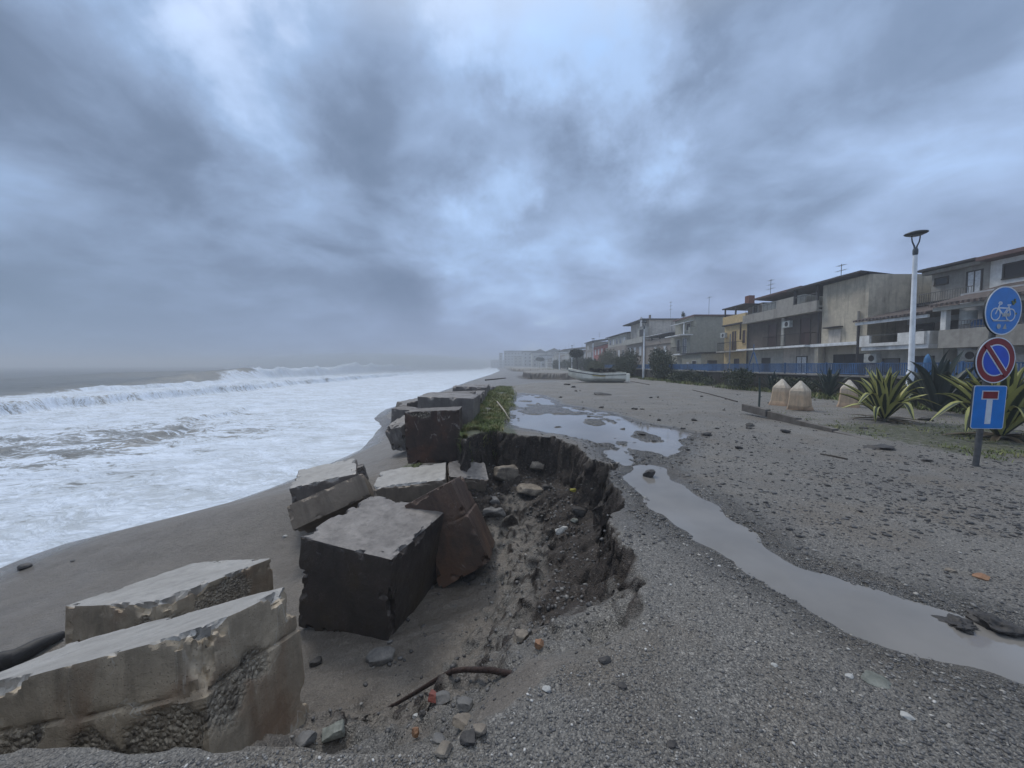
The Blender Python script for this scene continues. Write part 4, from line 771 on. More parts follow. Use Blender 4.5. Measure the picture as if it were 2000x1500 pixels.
# ---------------------------------------------------------------- concrete bollards
def boll_mat():
    m, t, b = newmat('ochre_concrete'); P = t.n('ShaderNodeTexCoord').outputs['Object']; z = t.sep(P)[2]; n = t.noise(P, 5, 6, .6)
    c = t.mix(t.mr(t.m('ADD', z, t.m('MULTIPLY', n, .25)), .55, .85, 0, 1), (.52, .385, .26), (.60, .55, .46)); c = t.mix(t.mr(n, .45, .7, 0, .7), c, (.33, .25, .18)); c = t.mix(t.mr(t.noise(t.v('MULTIPLY', P, (6, 6, .8)), 1.5, 5, .6), .5, .68, 0, .6), c, (.27, .22, .17)); c = t.mix(t.mr(t.m('ADD', z, t.m('MULTIPLY', n, .2)), .1, .26, .5, 0), c, (.20, .10, .06))
    c = t.mix(t.mr(t.noise(P, 32, 4, .7), .58, .72, 0, .7), c, (.14, .11, .09))
    t.put(b.inputs['Base Color'], c); b.inputs['Roughness'].default_value = .85; t.put(b.inputs['Normal'], t.bump(t.noise(P, 30, 5, .7), .4, .01)); return m
mb_ = boll_mat(); o0 = None
for px, py, yaw, ti, lb in [(1535, 793, .55, (.02, .02), 'left pyramid-topped ochre concrete bollard of the touching pair'), (1574, 803, .50, (.02, -.04), 'right pyramid-topped ochre bollard of the pair, its foot broken away'), (1670, 796, .75, (.0, .0), 'ochre pyramid-topped bollard standing alone behind the agave')]:
    x, y = G(px, py); b_ = MB(); k = .735
    lv = [(.40, -.05), (.375, .03), (.325, .16), (.30, .40), (.285, .66), (.25, .72), (.03, .985)]
    vs_ = []; 
    for hw, z in lv:
        ch = hw * .16
        vs_ += [(hw * k * a_, hw * k * c_, z * .92) for a_, c_ in ((-1 + .16, -1), (1 - .16, -1), (1, -1 + .16), (1, 1 - .16), (1 - .16, 1), (-1 + .16, 1), (-1, 1 - .16), (-1, -1 + .16))]
    fs = [(i * 8 + j, i * 8 + (j + 1) % 8, (i + 1) * 8 + (j + 1) % 8, (i + 1) * 8 + j) for i in range(len(lv) - 1) for j in range(8)] + [tuple(48 + j for j in range(8))]
    if 'broken' in lb: vs_ = [(p_[0] * (.80 if (p_[2] < .1 and p_[0] < 0) else 1), p_[1] * (.75 if (p_[2] < .1 and p_[1] < 0 and p_[0] < 0) else 1), p_[2] + (.13 if (p_[2] < .0 and p_[1] < 0 and p_[0] < 0) else 0)) for p_ in vs_]
    b_.add(vs_, fs); o = b_.build('concrete_bollard', mb_, bevel=.012); o.location = (x, y + .25, hz_(x, y + .25)); o.rotation_euler = (ti[0], ti[1], yaw); tag(o, lb, 'bollard', 'ochre concrete bollards')

# kerb and little post
m_kerb = plain('kerb_stone', (.13, .12, .11), .75, 0, .35, 5, .4, dirt=(.06, .05, .04))
r = empty('kerb', (6.72, 6.6, 0)); tag(r, 'line of dark kerb stones sinking into the gravel left of the agave', 'kerb'); yk = 0.0
for i in range(4):
    L = 1.0; z0 = -.045 + .04 * i; o = MB().box(-.07, .07, yk + .005, yk + L - .005, -.2, .0).build('kerb_stone', m_kerb, r, bevel=.012); o.location = (0, 0, z0 + .045); o.rotation_euler = (R(2.4), 0, R(.6 * (i % 2))); yk += L
x, y = G(1482, 802); r = empty('metal_stake', (x, y, hz_(x, y))); tag(r, 'short dark green stake standing at the far end of the kerb', 'stake')
MB().tube([(0, 0, -.1), (.01, 0, .55), (.0, .02, 1.02)], .028, 8).build('stake_tube', plain('dark_green_paint', (.035, .05, .045), .6), r, True); MB().tube([(.02, 0, .42), (.07, 0, .43)], .014, 6).build('hook', m_pole, r)

# ---------------------------------------------------------------- agaves
def agave_mat(name, mid_c, edge_c):
    m, t, b = newmat(name); u = t.attr('across'); tn = t.attr('tone'); l = t.attr('along'); P = t.n('ShaderNodeNewGeometry').outputs['Position']
    n = t.noise(P, 22, 4, .6); c = t.mix(t.mr(t.m('ADD', u, t.m('MULTIPLY', t.m('SUBTRACT', n, .5), .22)), .38, .54, 0, 1), mid_c, edge_c); c = t.mix(t.m('MULTIPLY', tn, .45), c, tuple(q * .35 for q in mid_c)); c = t.mix(t.mr(l, .95, 1.0, 0, .8), c, (.03, .02, .012))
    t.put(b.inputs['Base Color'], c); b.inputs['Roughness'].default_value = .5; return m
ma_var = agave_mat('variegated_agave_leaf', (.030, .046, .032), (.50, .49, .17)); ma_dark = agave_mat('dark_agave_leaf', (.028, .045, .040), (.045, .065, .055)); ma_dry = agave_mat('dry_agave_leaf', (.08, .06, .04), (.14, .11, .07))
def agave(x, y, scale, n, seed, mat, label, name='agave', extra=(), group=None, dry=True, wid=1.0):
    r_ = random.Random(seed); root = empty(name, (x, y, hz_(x, y))); tag(root, label, 'agave', group); V = []; Fq = []; AC = []; AL = []; TN = []
    def leaf(az, el, L, W, droop, fold, V, Fq, AC, AL, TN, twist=0.0):
        ns, nc = 14, 5; p = np.array([math.cos(az) * .05, math.sin(az) * .05, .05]) * scale; ang = el; base = len(V); hor = np.array([math.cos(az), math.sin(az), 0]); sd_ = np.array([-math.sin(az), math.cos(az), 0]); tone = r_.random()
        for i in range(ns + 1):
            t_ = i / ns; dirv = hor * math.cos(ang) + np.array([0, 0, 1]) * math.sin(ang); up = -hor * math.sin(ang) + np.array([0, 0, 1]) * math.cos(ang)
            wv = W * (.55 + 1.6 * t_ - .9 * t_ * t_) * (1 - t_ ** 3.2) if t_ < 1 else .002; wv = max(wv, .003); tw = twist * t_; s2_ = sd_ * math.cos(tw) + up * math.sin(tw); u2_ = up * math.cos(tw) - sd_ * math.sin(tw)
            for j in range(nc):
                a_ = (j / (nc - 1) - .5) * 2; V.append(tuple(p + s2_ * a_ * wv * .5 + u2_ * (abs(a_) ** 1.5) * wv * fold)); AC.append(abs(a_)); AL.append(t_); TN.append(tone)
            p = p + dirv * L / ns; ang -= droop(t_) / ns
        for i in range(ns):
            for j in range(nc - 1): a_ = base + i * nc + j; Fq.append((a_, a_ + 1, a_ + nc + 1, a_ + nc))
    ga = 2.39996
    for k in range(n):
        q_ = k / n; el = R(88 - 38 * q_ ** 1.4 + r_.uniform(-6, 6)); L = scale * (1.05 + .45 * r_.random()) * (1 - .12 * q_); d0 = R(r_.uniform(5, 25) + 42 * q_ ** 1.5); late = r_.random() < .3 + .4 * q_
        fn = (lambda t_, d0=d0, late=late: d0 * (2.6 * sstep(.5, .8, np.array(t_)) * 1.5 if late else .9)); leaf(k * ga + seed, el, L, scale * .185 * wid * r_.uniform(.85, 1.15), lambda t_, fn=fn: float(fn(t_)), .32, V, Fq, AC, AL, TN, r_.uniform(-.5, .5))
    for (az, el, L, W, dr, mid) in extra: leaf(R(az), R(el), L, W, (lambda t_, dr=dr, mid=mid: float(R(dr) * math.exp(-((t_ - mid) / .13) ** 2) * 3.2)), .25, V, Fq, AC, AL, TN)
    npmesh('leaves', V, Fq, mat, root, attrs=dict(across=AC, along=AL, tone=TN))
    if dry:
        V = []; Fq = []; AC = []; AL = []; TN = []
        for k in range(16): leaf(k * ga, R(r_.uniform(-3, 12)), scale * r_.uniform(.45, .8), scale * .09, lambda t_: .35, .2, V, Fq, AC, AL, TN)
        npmesh('dry_leaves', V, Fq, ma_dry, root, attrs=dict(across=AC, along=AL, tone=TN))
    return root
x, y = G(1740, 826); agave(x + .18, y + .35, .95, 38, 4, ma_var, 'yellow-edged variegated agave in the open, behind the kerb', extra=[(200, 55, 1.45, .15, 120, .52), (188, 34, 1.35, .13, 60, .45), (215, 30, 1.2, .12, 170, .62), (-20, 48, 1.3, .15, 95, .5), (-5, 60, 1.2, .13, 110, .6), (262, 50, 1.15, .17, 150, .5)], group='agaves')
x, y = G(1990, 862); agave(x + .05, y + .3, 1.16, 40, 9, ma_var, 'yellow-edged variegated agave partly hidden behind the traffic signs', extra=[(182, 46, 1.75, .15, 110, .48), (196, 42, 1.5, .18, 150, .55), (172, 62, 1.6, .13, 40, .5), (240, 60, 1.3, .17, 160, .5)], group='agaves')
agave(12.2, 10.55, 1.25, 26, 15, ma_dark, 'dark green agave with spiky leaves behind the variegated one at right', extra=[(178, 40, 1.9, .10, 8, .5), (190, 25, 1.7, .10, 10, .5)], group='agaves', dry=False)
agave(13.4, 15.6, .95, 20, 21, ma_dark, 'dark agave against the stone wall left of the nearest lamp', group='agaves', dry=False)
agave(13.6, 19.3, .8, 18, 25, ma_dark, 'dark agave in front of the blue railing, beyond the bollards', group='agaves', dry=False)
agave(13.8, 26.5, .75, 16, 27, ma_dark, 'small dark agave at the wall in front of the dark house', group='agaves', dry=False); agave(13.3, 12.1, .9, 18, 33, ma_dark, 'dark agave tight beside the nearest lamp, behind the big variegated one', group='agaves', dry=False)

# ---------------------------------------------------------------- bushes and trees
m_leaf = leafmat('bush_leaves', (.014, .022, .010), (.045, .060, .024)); m_leaf2 = leafmat('olive_bush_leaves', (.030, .036, .014), (.090, .095, .038)); m_leaf3 = leafmat('dark_crown_leaves', (.008, .012, .008), (.030, .040, .022)); m_bark = plain('bark', (.045, .038, .032), .9, 0, .4, 8, .5)
def crown(name, blobs, n, ls, mat, parent, seed):
    g_ = np.random.default_rng(seed); C_ = []; tot = sum(b_[3] * b_[4] * b_[5] for b_ in blobs)
    for (x, y, z, rx, ry, rz) in blobs:
        k = max(8, int(n * rx * ry * rz / tot)); d_ = g_.normal(size=(k, 3)); d_ /= np.linalg.norm(d_, axis=1)[:, None]; rad = g_.uniform(size=k) ** .45
        nz_ = .75 + .55 * vn(d_[:, 0] * 2.5 + seed, d_[:, 1] * 2.5, d_[:, 2] * 2.5, seed % 50); C_.append(d_ * (rad * nz_)[:, None] * np.array([rx, ry, rz]) + np.array([x, y, z]))
    C_ = np.concatenate(C_); C_ = C_[C_[:, 2] > .02]; n = len(C_); a = g_.normal(size=(n, 3)); a /= np.linalg.norm(a, axis=1)[:, None]; b2 = np.cross(a, g_.normal(size=(n, 3))); b2 /= np.linalg.norm(b2, axis=1)[:, None] + 1e-9
    s = ls * g_.uniform(.6, 1.3, n)[:, None]; V = np.stack([C_ - a * s, C_ + b2 * s * .45, C_ + a * s, C_ - b2 * s * .45], 1).reshape(-1, 3); tn = np.clip(.5 + .5 * (fbm(C_[:, 0] * 2.2 / max(.3, blobs[0][3]), C_[:, 1] * 2 / max(.3, blobs[0][3]), 3, 3, C_[:, 2] * 2.2 / max(.3, blobs[0][3])) - .5) * 3 + g_.normal(size=n) * .12, 0, 1)
    return npmesh(name, V, np.arange(n * 4).reshape(-1, 4), mat, parent, attrs=dict(tone=np.repeat(tn, 4)), smooth=False)
def bush(x, y, rx, ry, hgt, label, mat=None, seed=1, n=2600, ls=.07, stem=True, name='bush', group='bushes along the stone wall'):
    r = empty(name, (x, y, hz_(x, y) if y < 100 else 0)); tag(r, label, 'bush', group); rr_ = random.Random(seed); bl = []
    for k in range(6): bl.append((rr_.uniform(-.5, .5) * rx, rr_.uniform(-.6, .6) * ry, hgt * rr_.uniform(.3, .62), rx * rr_.uniform(.45, .7), ry * rr_.uniform(.4, .6), hgt * rr_.uniform(.32, .45)))
    crown('foliage', bl, n, ls, mat or m_leaf, r, seed)
    if stem:
        for k in range(3): a = rr_.uniform(0, 6.28); MB().tube([(0, 0, -.05), (.12 * rx * math.cos(a), .12 * ry * math.sin(a), hgt * .3), (.4 * rx * math.cos(a), .4 * ry * math.sin(a), hgt * .65)], [.05 * hgt / 2, .035 * hgt / 2, .015], 6).build('stem', m_bark, r)
    return r
bs = [(13.6, 42.8, 1.5, 3.6, 3.6, 'broad dark tall bush in front of the shed beside the grey-green house', m_leaf, 7000, .10), (13.9, 35.2, 1.2, 2.6, 3.0, 'dark shrub before the yellow house, left of the thin pole', m_leaf, 5000, .09), (13.6, 30.0, 1.0, 2.2, 1.1, 'low bush under the railing left of the thin pole', m_leaf, 2500, .07),
      (13.4, 21.6, .9, 1.6, 1.25, 'rounded green bush behind the bollard pair', m_leaf, 3500, .06), (13.7, 26.3, .8, 1.8, .9, 'low dark bush between the thin pole and the bollards', m_leaf, 2400, .06), (13.8, 17.6, .8, 1.6, .9, 'low dark bush at the wall right of the bollard pair', m_leaf, 2400, .06), (13.9, 11.3, .9, 1.6, 1.1, 'dark bush at the wall right of the nearest lamp', m_leaf, 3000, .06),
      (14.0, 8.6, 1.0, 1.8, 1.2, 'dark bush at the wall behind the traffic signs', m_leaf, 3000, .06), (12.6, 55.5, 2.0, 3.8, 2.1, 'yellow-green rounded hedge behind the boat stern', m_leaf2, 6000, .11), (14.2, 50.0, 1.2, 3.5, 1.6, 'dark hedge under the second street lamp', m_leaf, 4000, .10), (13.8, 62.0, 1.6, 4.5, 2.5, 'dark hedge behind the yellow-green one', m_leaf, 4500, .12),
      (14.2, 45.9, 1.0, 2.0, 1.3, 'low bush just right of the second street lamp', m_leaf, 2600, .08), (19.0, 46.5, 1.4, 2.4, 3.6, 'dark tree-like shrub against the grey-green house front', m_leaf, 5000, .11), (18.5, 72.0, 2.5, 5.0, 4.4, 'grey-green shrubs before the red house', m_leaf2, 5000, .16), (17.0, 84, 2.5, 5.0, 4.0, 'dim shrubs beyond the third street lamp', m_leaf, 4000, .18),
      (17.5, 105, 3, 8, 3.4, 'hazy shrubs between the fourth and fifth street lamps', m_leaf, 3000, .24), (17.5, 135, 3, 10, 3.4, 'hazier shrubs beyond the fifth street lamp', m_leaf, 3000, .3)]
for k, (x, y, rx, ry, h_, lb, mt, n, ls) in enumerate(bs): bush(x, y, rx, ry, h_, lb, mt, 60 + k, n, ls)
def tree(x, y, label, hgt, lean, rc_, seed, n=3500, ls=.12, name='small_tree'):
    r = empty(name, (x, y, 0)); tag(r, label, 'tree'); MB().tube([(0, 0, -.1), (lean * .15, 0, hgt * .25), (lean * .45, 0, hgt * .5), (lean, 0, hgt * .75)], [.10, .085, .07, .05], 8).build('trunk', m_bark, r, True)
    for s in (-1, .3, 1): MB().tube([(lean * .7, 0, hgt * .62), (lean + s * rc_ * .3, .1 * s, hgt * .78), (lean + s * rc_ * .6, .2 * s, hgt * .85)], [.05, .035, .02], 6).build('limb', m_bark, r, True)
    crown('crown', [(lean - .25 * rc_ + .5 * rc_ * k / 3 + (k == 0) * .1, .1 * k, hgt * .84 + .1 * math.sin(k * 2.2), rc_ * .62, rc_ * .7, hgt * .17) for k in range(4)], n, ls, m_leaf3, r, seed); return r
tree(11.35, 64, 'small dark round-headed tree with a leaning trunk behind the boat', 4.1, -.25, 1.55, 5, 4500, .12).scale = (1, 1, 1)
tree(13.4, 180, 'little flat-topped tree faint in the haze', 5.0, .1, 2.6, 8, 1500, .3)

# ---------------------------------------------------------------- boat
m_hull = plain('boat_white', (.80, .79, .70), .5, 0, .12, 2, dirt=(.42, .40, .32)); m_ystr = plain('boat_yellow', (.50, .40, .13), .5, 0, .2, 4); m_in = plain('boat_inside', (.10, .095, .09), .8, 0, .3, 5); m_net = plain('fishing_net', (.012, .012, .013), .9, 0, .5, 20)
bx, by = G(1112, 747); br = empty('fishing_boat', (bx, by + .5, hz_(bx + 2, by + .5) - .03), R(-3)); br.scale = (1, 1, 1.28); tag(br, 'beached white open fishing boat with a yellow stripe, bow to the left', 'boat')
BL = 4.45; ns = 22; prof = []; prof_in = []
for i in range(ns + 1):
    t_ = i / ns; hw = .78 * (1 - (1 - min(1, t_ / .62)) ** 2.0) ** .75 * (1 - .06 * max(0, t_ - .7)); hw = max(hw, .02); kz = .03 + .42 * (1 - min(1, t_ / .42)) ** 2.0; sh_ = .90 - .33 * min(1, t_ / .55) ** .8 + .10 * t_; ch = .16 + (kz - .03) * .8
    X0 = t_ * BL
    prof.append([(X0, 0, kz), (X0, hw * .62, kz + .09), (X0, hw * .93, ch + .12), (X0, hw * 1.0, sh_ - .12), (X0, hw * 1.06, sh_ - .12), (X0, hw * 1.06, sh_)])
    prof_in.append([(X0, hw * 1.06, sh_), (X0, max(hw - .12, .01), sh_), (X0, max(hw - .14, .008), kz + .22), (X0, 0, kz + .20)])
def loft(prof, mats_, name, parent, x0=0):
    b_ = MB(); k = len(prof[0])
    for s in (1, -1):
        base = len(b_.v); b_.v += [(p_[0], p_[1] * s, p_[2]) for row in prof for p_ in row]
        for i in range(len(prof) - 1):
            for j in range(k - 1): a_ = base + i * k + j; q_ = (a_, a_ + k, a_ + k + 1, a_ + 1); b_.f.append(q_ if s > 0 else q_[::-1])
    return b_.build(name, mats_, parent, True)
hull = loft(prof, m_hull, 'hull', br); loft(prof_in, m_in, 'inner_hull', br)
loft([[row[5], (row[5][0], row[5][1] + .03, row[5][2] + .012), (row[5][0], max(row[5][1] - .16, .0), row[5][2] + .012), (row[5][0], max(row[5][1] - .16, .0), row[5][2] - .04)] for row in prof], m_hull, 'gunwale', br)
loft([[(r_[3][0], r_[3][1] + .004, r_[3][2] - .05), (r_[3][0], r_[3][1] + .035, r_[3][2] - .03), (r_[3][0], r_[3][1] + .035, r_[3][2] + .01)] for r_ in prof], m_in, 'gunwale_gap_strip', br)  # dark strip added to draw the dark gap under the gunwale
T_ = prof[-1]; b_ = MB(); pts_ = [(BL, p_[1], p_[2]) for p_ in T_] ; poly = pts_ + [(BL, .28, T_[-1][2]), (BL, .22, .42)]; full = poly + [(p_[0], -p_[1], p_[2]) for p_ in reversed(poly)]
full = [p_ for i, p_ in enumerate(full) if i != len(full) - 1]; n = len(full); b_.add(full + [(p_[0] - .06, p_[1] * .97, p_[2]) for p_ in full], [tuple(range(n)), tuple(range(2 * n - 1, n - 1, -1))]); b_.build('transom', m_hull, br)
for s in (1, -1): MB().box(BL - .005, BL + .30, min(s * .38, s * .80), max(s * .38, s * .80), .10, .60).build('stern_box', m_hull, br, bevel=.04)
b_ = MB()
for i in range(9, 14):
    a_, c_ = prof[i][3], prof[i + 1][3]; b_.add([(a_[0], -a_[1] - .006, a_[2] - .10), (c_[0], -c_[1] - .006, c_[2] - .10), (c_[0], -c_[1] - .006, c_[2]), (a_[0], -a_[1] - .006, a_[2])], [(0, 1, 2, 3)])
b_.build('yellow_stripe', m_ystr, br)
loft([[(r_[5][0], r_[5][1], r_[5][2] + .004), (r_[5][0], 0, r_[5][2] + .05 * (1 - i / 8))] for i, r_ in enumerate(prof[:8])], m_hull, 'foredeck', br)
for xs_ in (1.9, 2.9): MB().box(xs_, xs_ + .22, -.66, .66, .45, .48).build('thwart', m_hull, br)
v_, f_ = icos(); rn = random.Random(4); V = []; Fq = []
for k in range(150):
    c_ = np.array([rn.uniform(0, 1.9), rn.gauss(0, .28), .07 + rn.random() * .18 * (1 + math.sin(k))]); s_ = rn.uniform(.04, .12); V += [tuple(p_ * s_ * np.array([1.6, 1, .6]) + c_) for p_ in v_]; Fq += [tuple(q_ + 12 * k) for q_ in f_]
net = npmesh('fishing_net', V, Fq, m_net); net.location = (bx + 1.75, by + .45, hz_(bx + 2, by) + .70); tag(net, 'heap of black fishing net lying in the boat', 'fishing net')
r = empty('red_dinghy', (bx + 2.3, by + 12, 0), R(12)); tag(r, 'small red and white upturned dinghy behind the boat', 'boat')
b_ = MB(); n = 10
for i in range(n + 1):
    t_ = i / n; w_ = .6 * math.sin(math.pi * min(.97, .08 + t_ * .9)) ** .6
    for j in range(7): a = math.pi * j / 6; b_.v.append((t_ * 2.8, w_ * math.cos(a), .05 + .62 * math.sin(a) * (.5 + .5 * math.sin(math.pi * (.1 + .8 * t_)))))
for i in range(n):
    for j in range(6): a_ = i * 7 + j; b_.f.append((a_, a_ + 7, a_ + 8, a_ + 1))
b_.f += [tuple(range(6, -1, -1)), tuple(n * 7 + j for j in range(7))]; b_.build('hull', plain('dinghy_red', (.19, .045, .04), .5), r, True); MB().box(1.9, 2.9, -.35, .35, .02, .5).build('stern_panel', m_hull, r, bevel=.05)

# ---------------------------------------------------------------- houses
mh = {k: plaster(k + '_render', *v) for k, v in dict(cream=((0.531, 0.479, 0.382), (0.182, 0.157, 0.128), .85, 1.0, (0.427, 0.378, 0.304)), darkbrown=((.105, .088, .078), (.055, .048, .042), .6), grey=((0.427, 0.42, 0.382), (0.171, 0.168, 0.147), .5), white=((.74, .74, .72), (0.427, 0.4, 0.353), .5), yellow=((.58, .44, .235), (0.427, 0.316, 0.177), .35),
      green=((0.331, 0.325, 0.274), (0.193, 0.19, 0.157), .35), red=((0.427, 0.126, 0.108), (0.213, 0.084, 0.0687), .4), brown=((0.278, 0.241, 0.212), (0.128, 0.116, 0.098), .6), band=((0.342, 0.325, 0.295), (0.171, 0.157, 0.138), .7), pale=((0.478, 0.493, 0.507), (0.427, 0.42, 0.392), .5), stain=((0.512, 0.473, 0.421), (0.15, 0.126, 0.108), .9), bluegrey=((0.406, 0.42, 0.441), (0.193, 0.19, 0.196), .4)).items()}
m_shut = plain('dark_shutter', (.022, .020, .022), .6, 0, .3, 3); m_door = plain('dark_brown_door', (.045, .022, .020), .5, 0, .3, 3); m_wdoor = plain('white_door', (.58, .60, .62), .6); m_glass = plain('window_glass', (.05, .06, .075), .12, 0, .1, 2, spec=.6); m_frame = plain('window_frame', (.45, .45, .45), .6); m_dframe = plain('dark_window_frame', (.05, .04, .035), .6)
m_iron = plain('railing_iron', (.030, .026, .026), .6, .4); m_irong = plain('grey_railing', (.14, .14, .14), .6, .3); m_rfdark = plain('dark_roof_edge', (.035, .032, .035), .7, 0, .3, 3); m_ac = plain('ac_white', (.42, .44, .43), .5); m_slab = plain('white_slab_edge', (.72, .74, .75), .7, 0, .15, 3, dirt=(.28, .28, .27)); m_brick = plain('chimney_brick', (.15, .06, .045), .8, 0, .3, 8); m_tank = plain('blue_tank', (.03, .09, .22), .5)
def tile_mat():
    m, t, b = newmat('roof_tiles'); P = t.n('ShaderNodeNewGeometry').outputs['Position']; Y = t.sep(P)[1]; wv = t.m('SINE', t.m('MULTIPLY', Y, 28.0)); n = t.noise(P, 3, 6, .7); c = t.mix(t.mr(n, .35, .65), (.045, .036, .034), (.115, .085, .075)); c = t.mix(t.mr(t.noise(P, 12, 4, .6), .5, .7, 0, .6), c, (.16, .14, .13))
    t.put(b.inputs['Base Color'], c); b.inputs['Roughness'].default_value = .8; t.put(b.inputs['Normal'], t.bump(wv, .8, .04)); return m
m_tile = tile_mat(); m_rred = plain('red_roof_edge', (.12, .072, .068), .8, 0, .3, 4)
def P_(root, name, mat, *boxes, bevel=0):
    b_ = MB(); ox, oy, oz = root.location if root.parent is None else root.parent.location
    for q_ in boxes: b_.box(q_[0] - ox, q_[1] - ox, q_[2] - oy, q_[3] - oy, q_[4], q_[5])
    return b_.build(name, mat, root, bevel=bevel)
def opening(root, x, y0, y1, z0, z1, pane, frame=None, name='window', w_=.07, mull=1, sill=True):
    """opening in a wall facing the sea (-x): raised frame, pane set 4 cm behind its face"""
    fr = P_(root, name, frame or m_frame, (x - .05, x + .02, y0 - w_, y0, z0, z1), (x - .05, x + .02, y1, y1 + w_, z0, z1), (x - .05, x + .02, y0 - w_, y1 + w_, z1, z1 + w_), *([(x - .09, x + .02, y0 - w_, y1 + w_, z0 - w_, z0)] if sill else []))
    oy = root.location[1]; k = mull; xs = []
    P2_ = MB(); ox = root.location[0]; P2_.box(x - .012 - ox, x + .02 - ox, y0 - oy, y1 - oy, z0, z1); p_ = P2_.build('pane', pane, fr)
    if k > 1: 
        P3_ = MB()
        for i in range(1, k): ym = y0 + (y1 - y0) * i / k; P3_.box(x - .03 - ox, x - .0125 - ox, ym - .025 - oy, ym + .025 - oy, z0, z1)
        P3_.build('mullion', frame or m_frame, fr)
    return fr
def opening_y(root, y, x0, x1, z0, z1, pane, frame=None, name='window', w_=.06):
    fr = P_(root, name, frame or m_frame, (x0 - w_, x0, y - .05, y + .02, z0, z1), (x1, x1 + w_, y - .05, y + .02, z0, z1), (x0 - w_, x1 + w_, y - .05, y + .02, z1, z1 + w_), (x0 - w_, x1 + w_, y - .08, y + .02, z0 - w_, z0))
    ox, oy = root.location[:2]; MB().box(x0 - ox, x1 - ox, y - .012 - oy, y + .02 - oy, z0, z1).build('pane', pane, fr); return fr
def rail(root, x, y0, y1, z0, z1, mat, ret=0.0, step=.12, name='balcony_railing'):
    b_ = MB(); ox, oy = root.location[:2]; b_.box(x - .02 - ox, x + .02 - ox, y0 - oy, y1 - oy, z1 - .04, z1); n = int((y1 - y0) / step)
    b_.box(x - .015 - ox, x + .015 - ox, y0 - oy, y1 - oy, z0 + .06, z0 + .09)
    for i in range(n + 1): yy_ = y0 + (y1 - y0) * i / n; b_.box(x - .008 - ox, x + .008 - ox, yy_ - .008 - oy, yy_ + .008 - oy, z0, z1 - .0401)
    if ret:
        for yy_ in (y0, y1): b_.box(x + .021 - ox, x + ret - ox, yy_ - .015 - oy, yy_ + .015 - oy, z1 - .04, z1)
    return b_.build(name, mat, root)
def antenna(root, x, y, z, h_, el=((.75, .5), (.95, .35), (.55, .6))):
    b_ = MB(); ox, oy = root.location[:2]; X, Y = x - ox, y - oy; b_.tube([(X, Y, z), (X, Y, z + h_)], .022, 5)
    for fz, ln in el:
        b_.tube([(X - ln * .2, Y - ln, z + h_ * fz - .05), (X + ln * .2, Y + ln, z + h_ * fz + .05)], .012, 4)
        for k in range(-3, 4): b_.tube([(X - .18, Y + ln * k / 3.3, z + h_ * fz), (X + .18, Y + ln * k / 3.3, z + h_ * fz)], .007, 3)
    return b_.build('antenna', m_irong, root)
def ac(root, x, y, z):
    a_ = P_(root, 'air_conditioner', m_ac, (x - .36, x - .06, y - .42, y + .42, z, z + .55), bevel=.02); ox, oy = root.location[:2]; seg = 14
    V = [(x - .362 - ox, y - oy - .08 + .2 * math.cos(6.283 * k / seg), z + .275 + .2 * math.sin(6.283 * k / seg)) for k in range(seg)]; MB().add(V + [(x - .3601 - ox, v_[1], v_[2]) for v_ in V], [tuple(range(seg - 1, -1, -1))] + [(k, (k + 1) % seg, seg + (k + 1) % seg, seg + k) for k in range(seg)]).build('fan_grille', m_shut, a_); return a_
def house(y, label, x=23.3): r = empty('house', (x, y, 0)); return tag(r, label, 'house', 'row of seafront houses')
def slope(root, name, mat, x0, z0, x1, z1, y0, y1, th):
    ox, oy = root.location[:2]; q_ = lambda x_, z_, y_: (x_ - ox, y_ - oy, z_)
    return MB().hexa([q_(x0, z0, y0), q_(x1, z1, y0), q_(x1, z1, y1), q_(x0, z0, y1)], [q_(x0, z0 + th, y0), q_(x1, z1 + th, y0), q_(x1, z1 + th, y1), q_(x0, z0 + th, y1)]).build(name, mat, root)
# H1 rightmost
h1 = house(10, 'rightmost grey house with tiled veranda roof and white upper storey')
P_(h1, 'wall', mh['bluegrey'], (24.0, 32, 8, 20.0, -.2, 5.2)); P_(h1, 'upper_wall', mh['band'], (26, 32, 20.35, 23.2, 4.2, 7.15)); P_(h1, 'upper_wall', mh['white'], (25.95, 32, 8, 20.34, 5.201, 7.0)); P_(h1, 'side_wall', mh['bluegrey'], (24.6, 32, 20.001, 23.19, 3.9, 4.19))
P_(h1, 'parapet', mh['band'], (22.2, 22.42, 8, 19.35, 2.28, 3.2), (22.421, 24.0, 19.15, 19.35, 2.28, 3.2)); P_(h1, 'balcony_floor', mh['band'], (22.421, 23.999, 8, 19.149, 2.28, 2.45)); rail(h1, 22.3, 8.2, 18.6, 3.201, 3.62, m_irong); P_(h1, 'pillar', mh['white'], (22.25, 22.5, 19.1, 19.34, 3.21, 4.35)); P_(h1, 'pillar', mh['white'], (22.25, 22.5, 15.2, 15.44, 3.21, 4.35))
slope(h1, 'veranda_roof', m_tile, 21.95, 4.42, 26.05, 5.55, 7.8, 19.7, .14); P_(h1, 'roof_beam', mh['grey'], (22.1, 22.3, 7.9, 19.6, 4.20, 4.40)); slope(h1, 'roof', m_rred, 25.3, 7.05, 30, 6.9, 8, 20.5, .20); slope(h1, 'roof', m_rfdark, 25.3, 7.18, 30, 7.0, 20.51, 23.5, .10); P_(h1, 'roof_fascia', mh['band'], (25.6, 25.95, 20.52, 23.4, 6.95, 7.14))
opening(h1, 26, 22.35, 22.95, 6.3, 6.65, m_glass, m_dframe); opening(h1, 26, 20.75, 21.35, 5.05, 6.65, m_wdoor, m_dframe, 'balcony_door', mull=2); opening(h1, 25.95, 18.95, 19.75, 5.95, 6.65, m_shut, m_dframe); rail(h1, 25.2, 20.4, 23.1, 5.0, 5.75, m_irong)
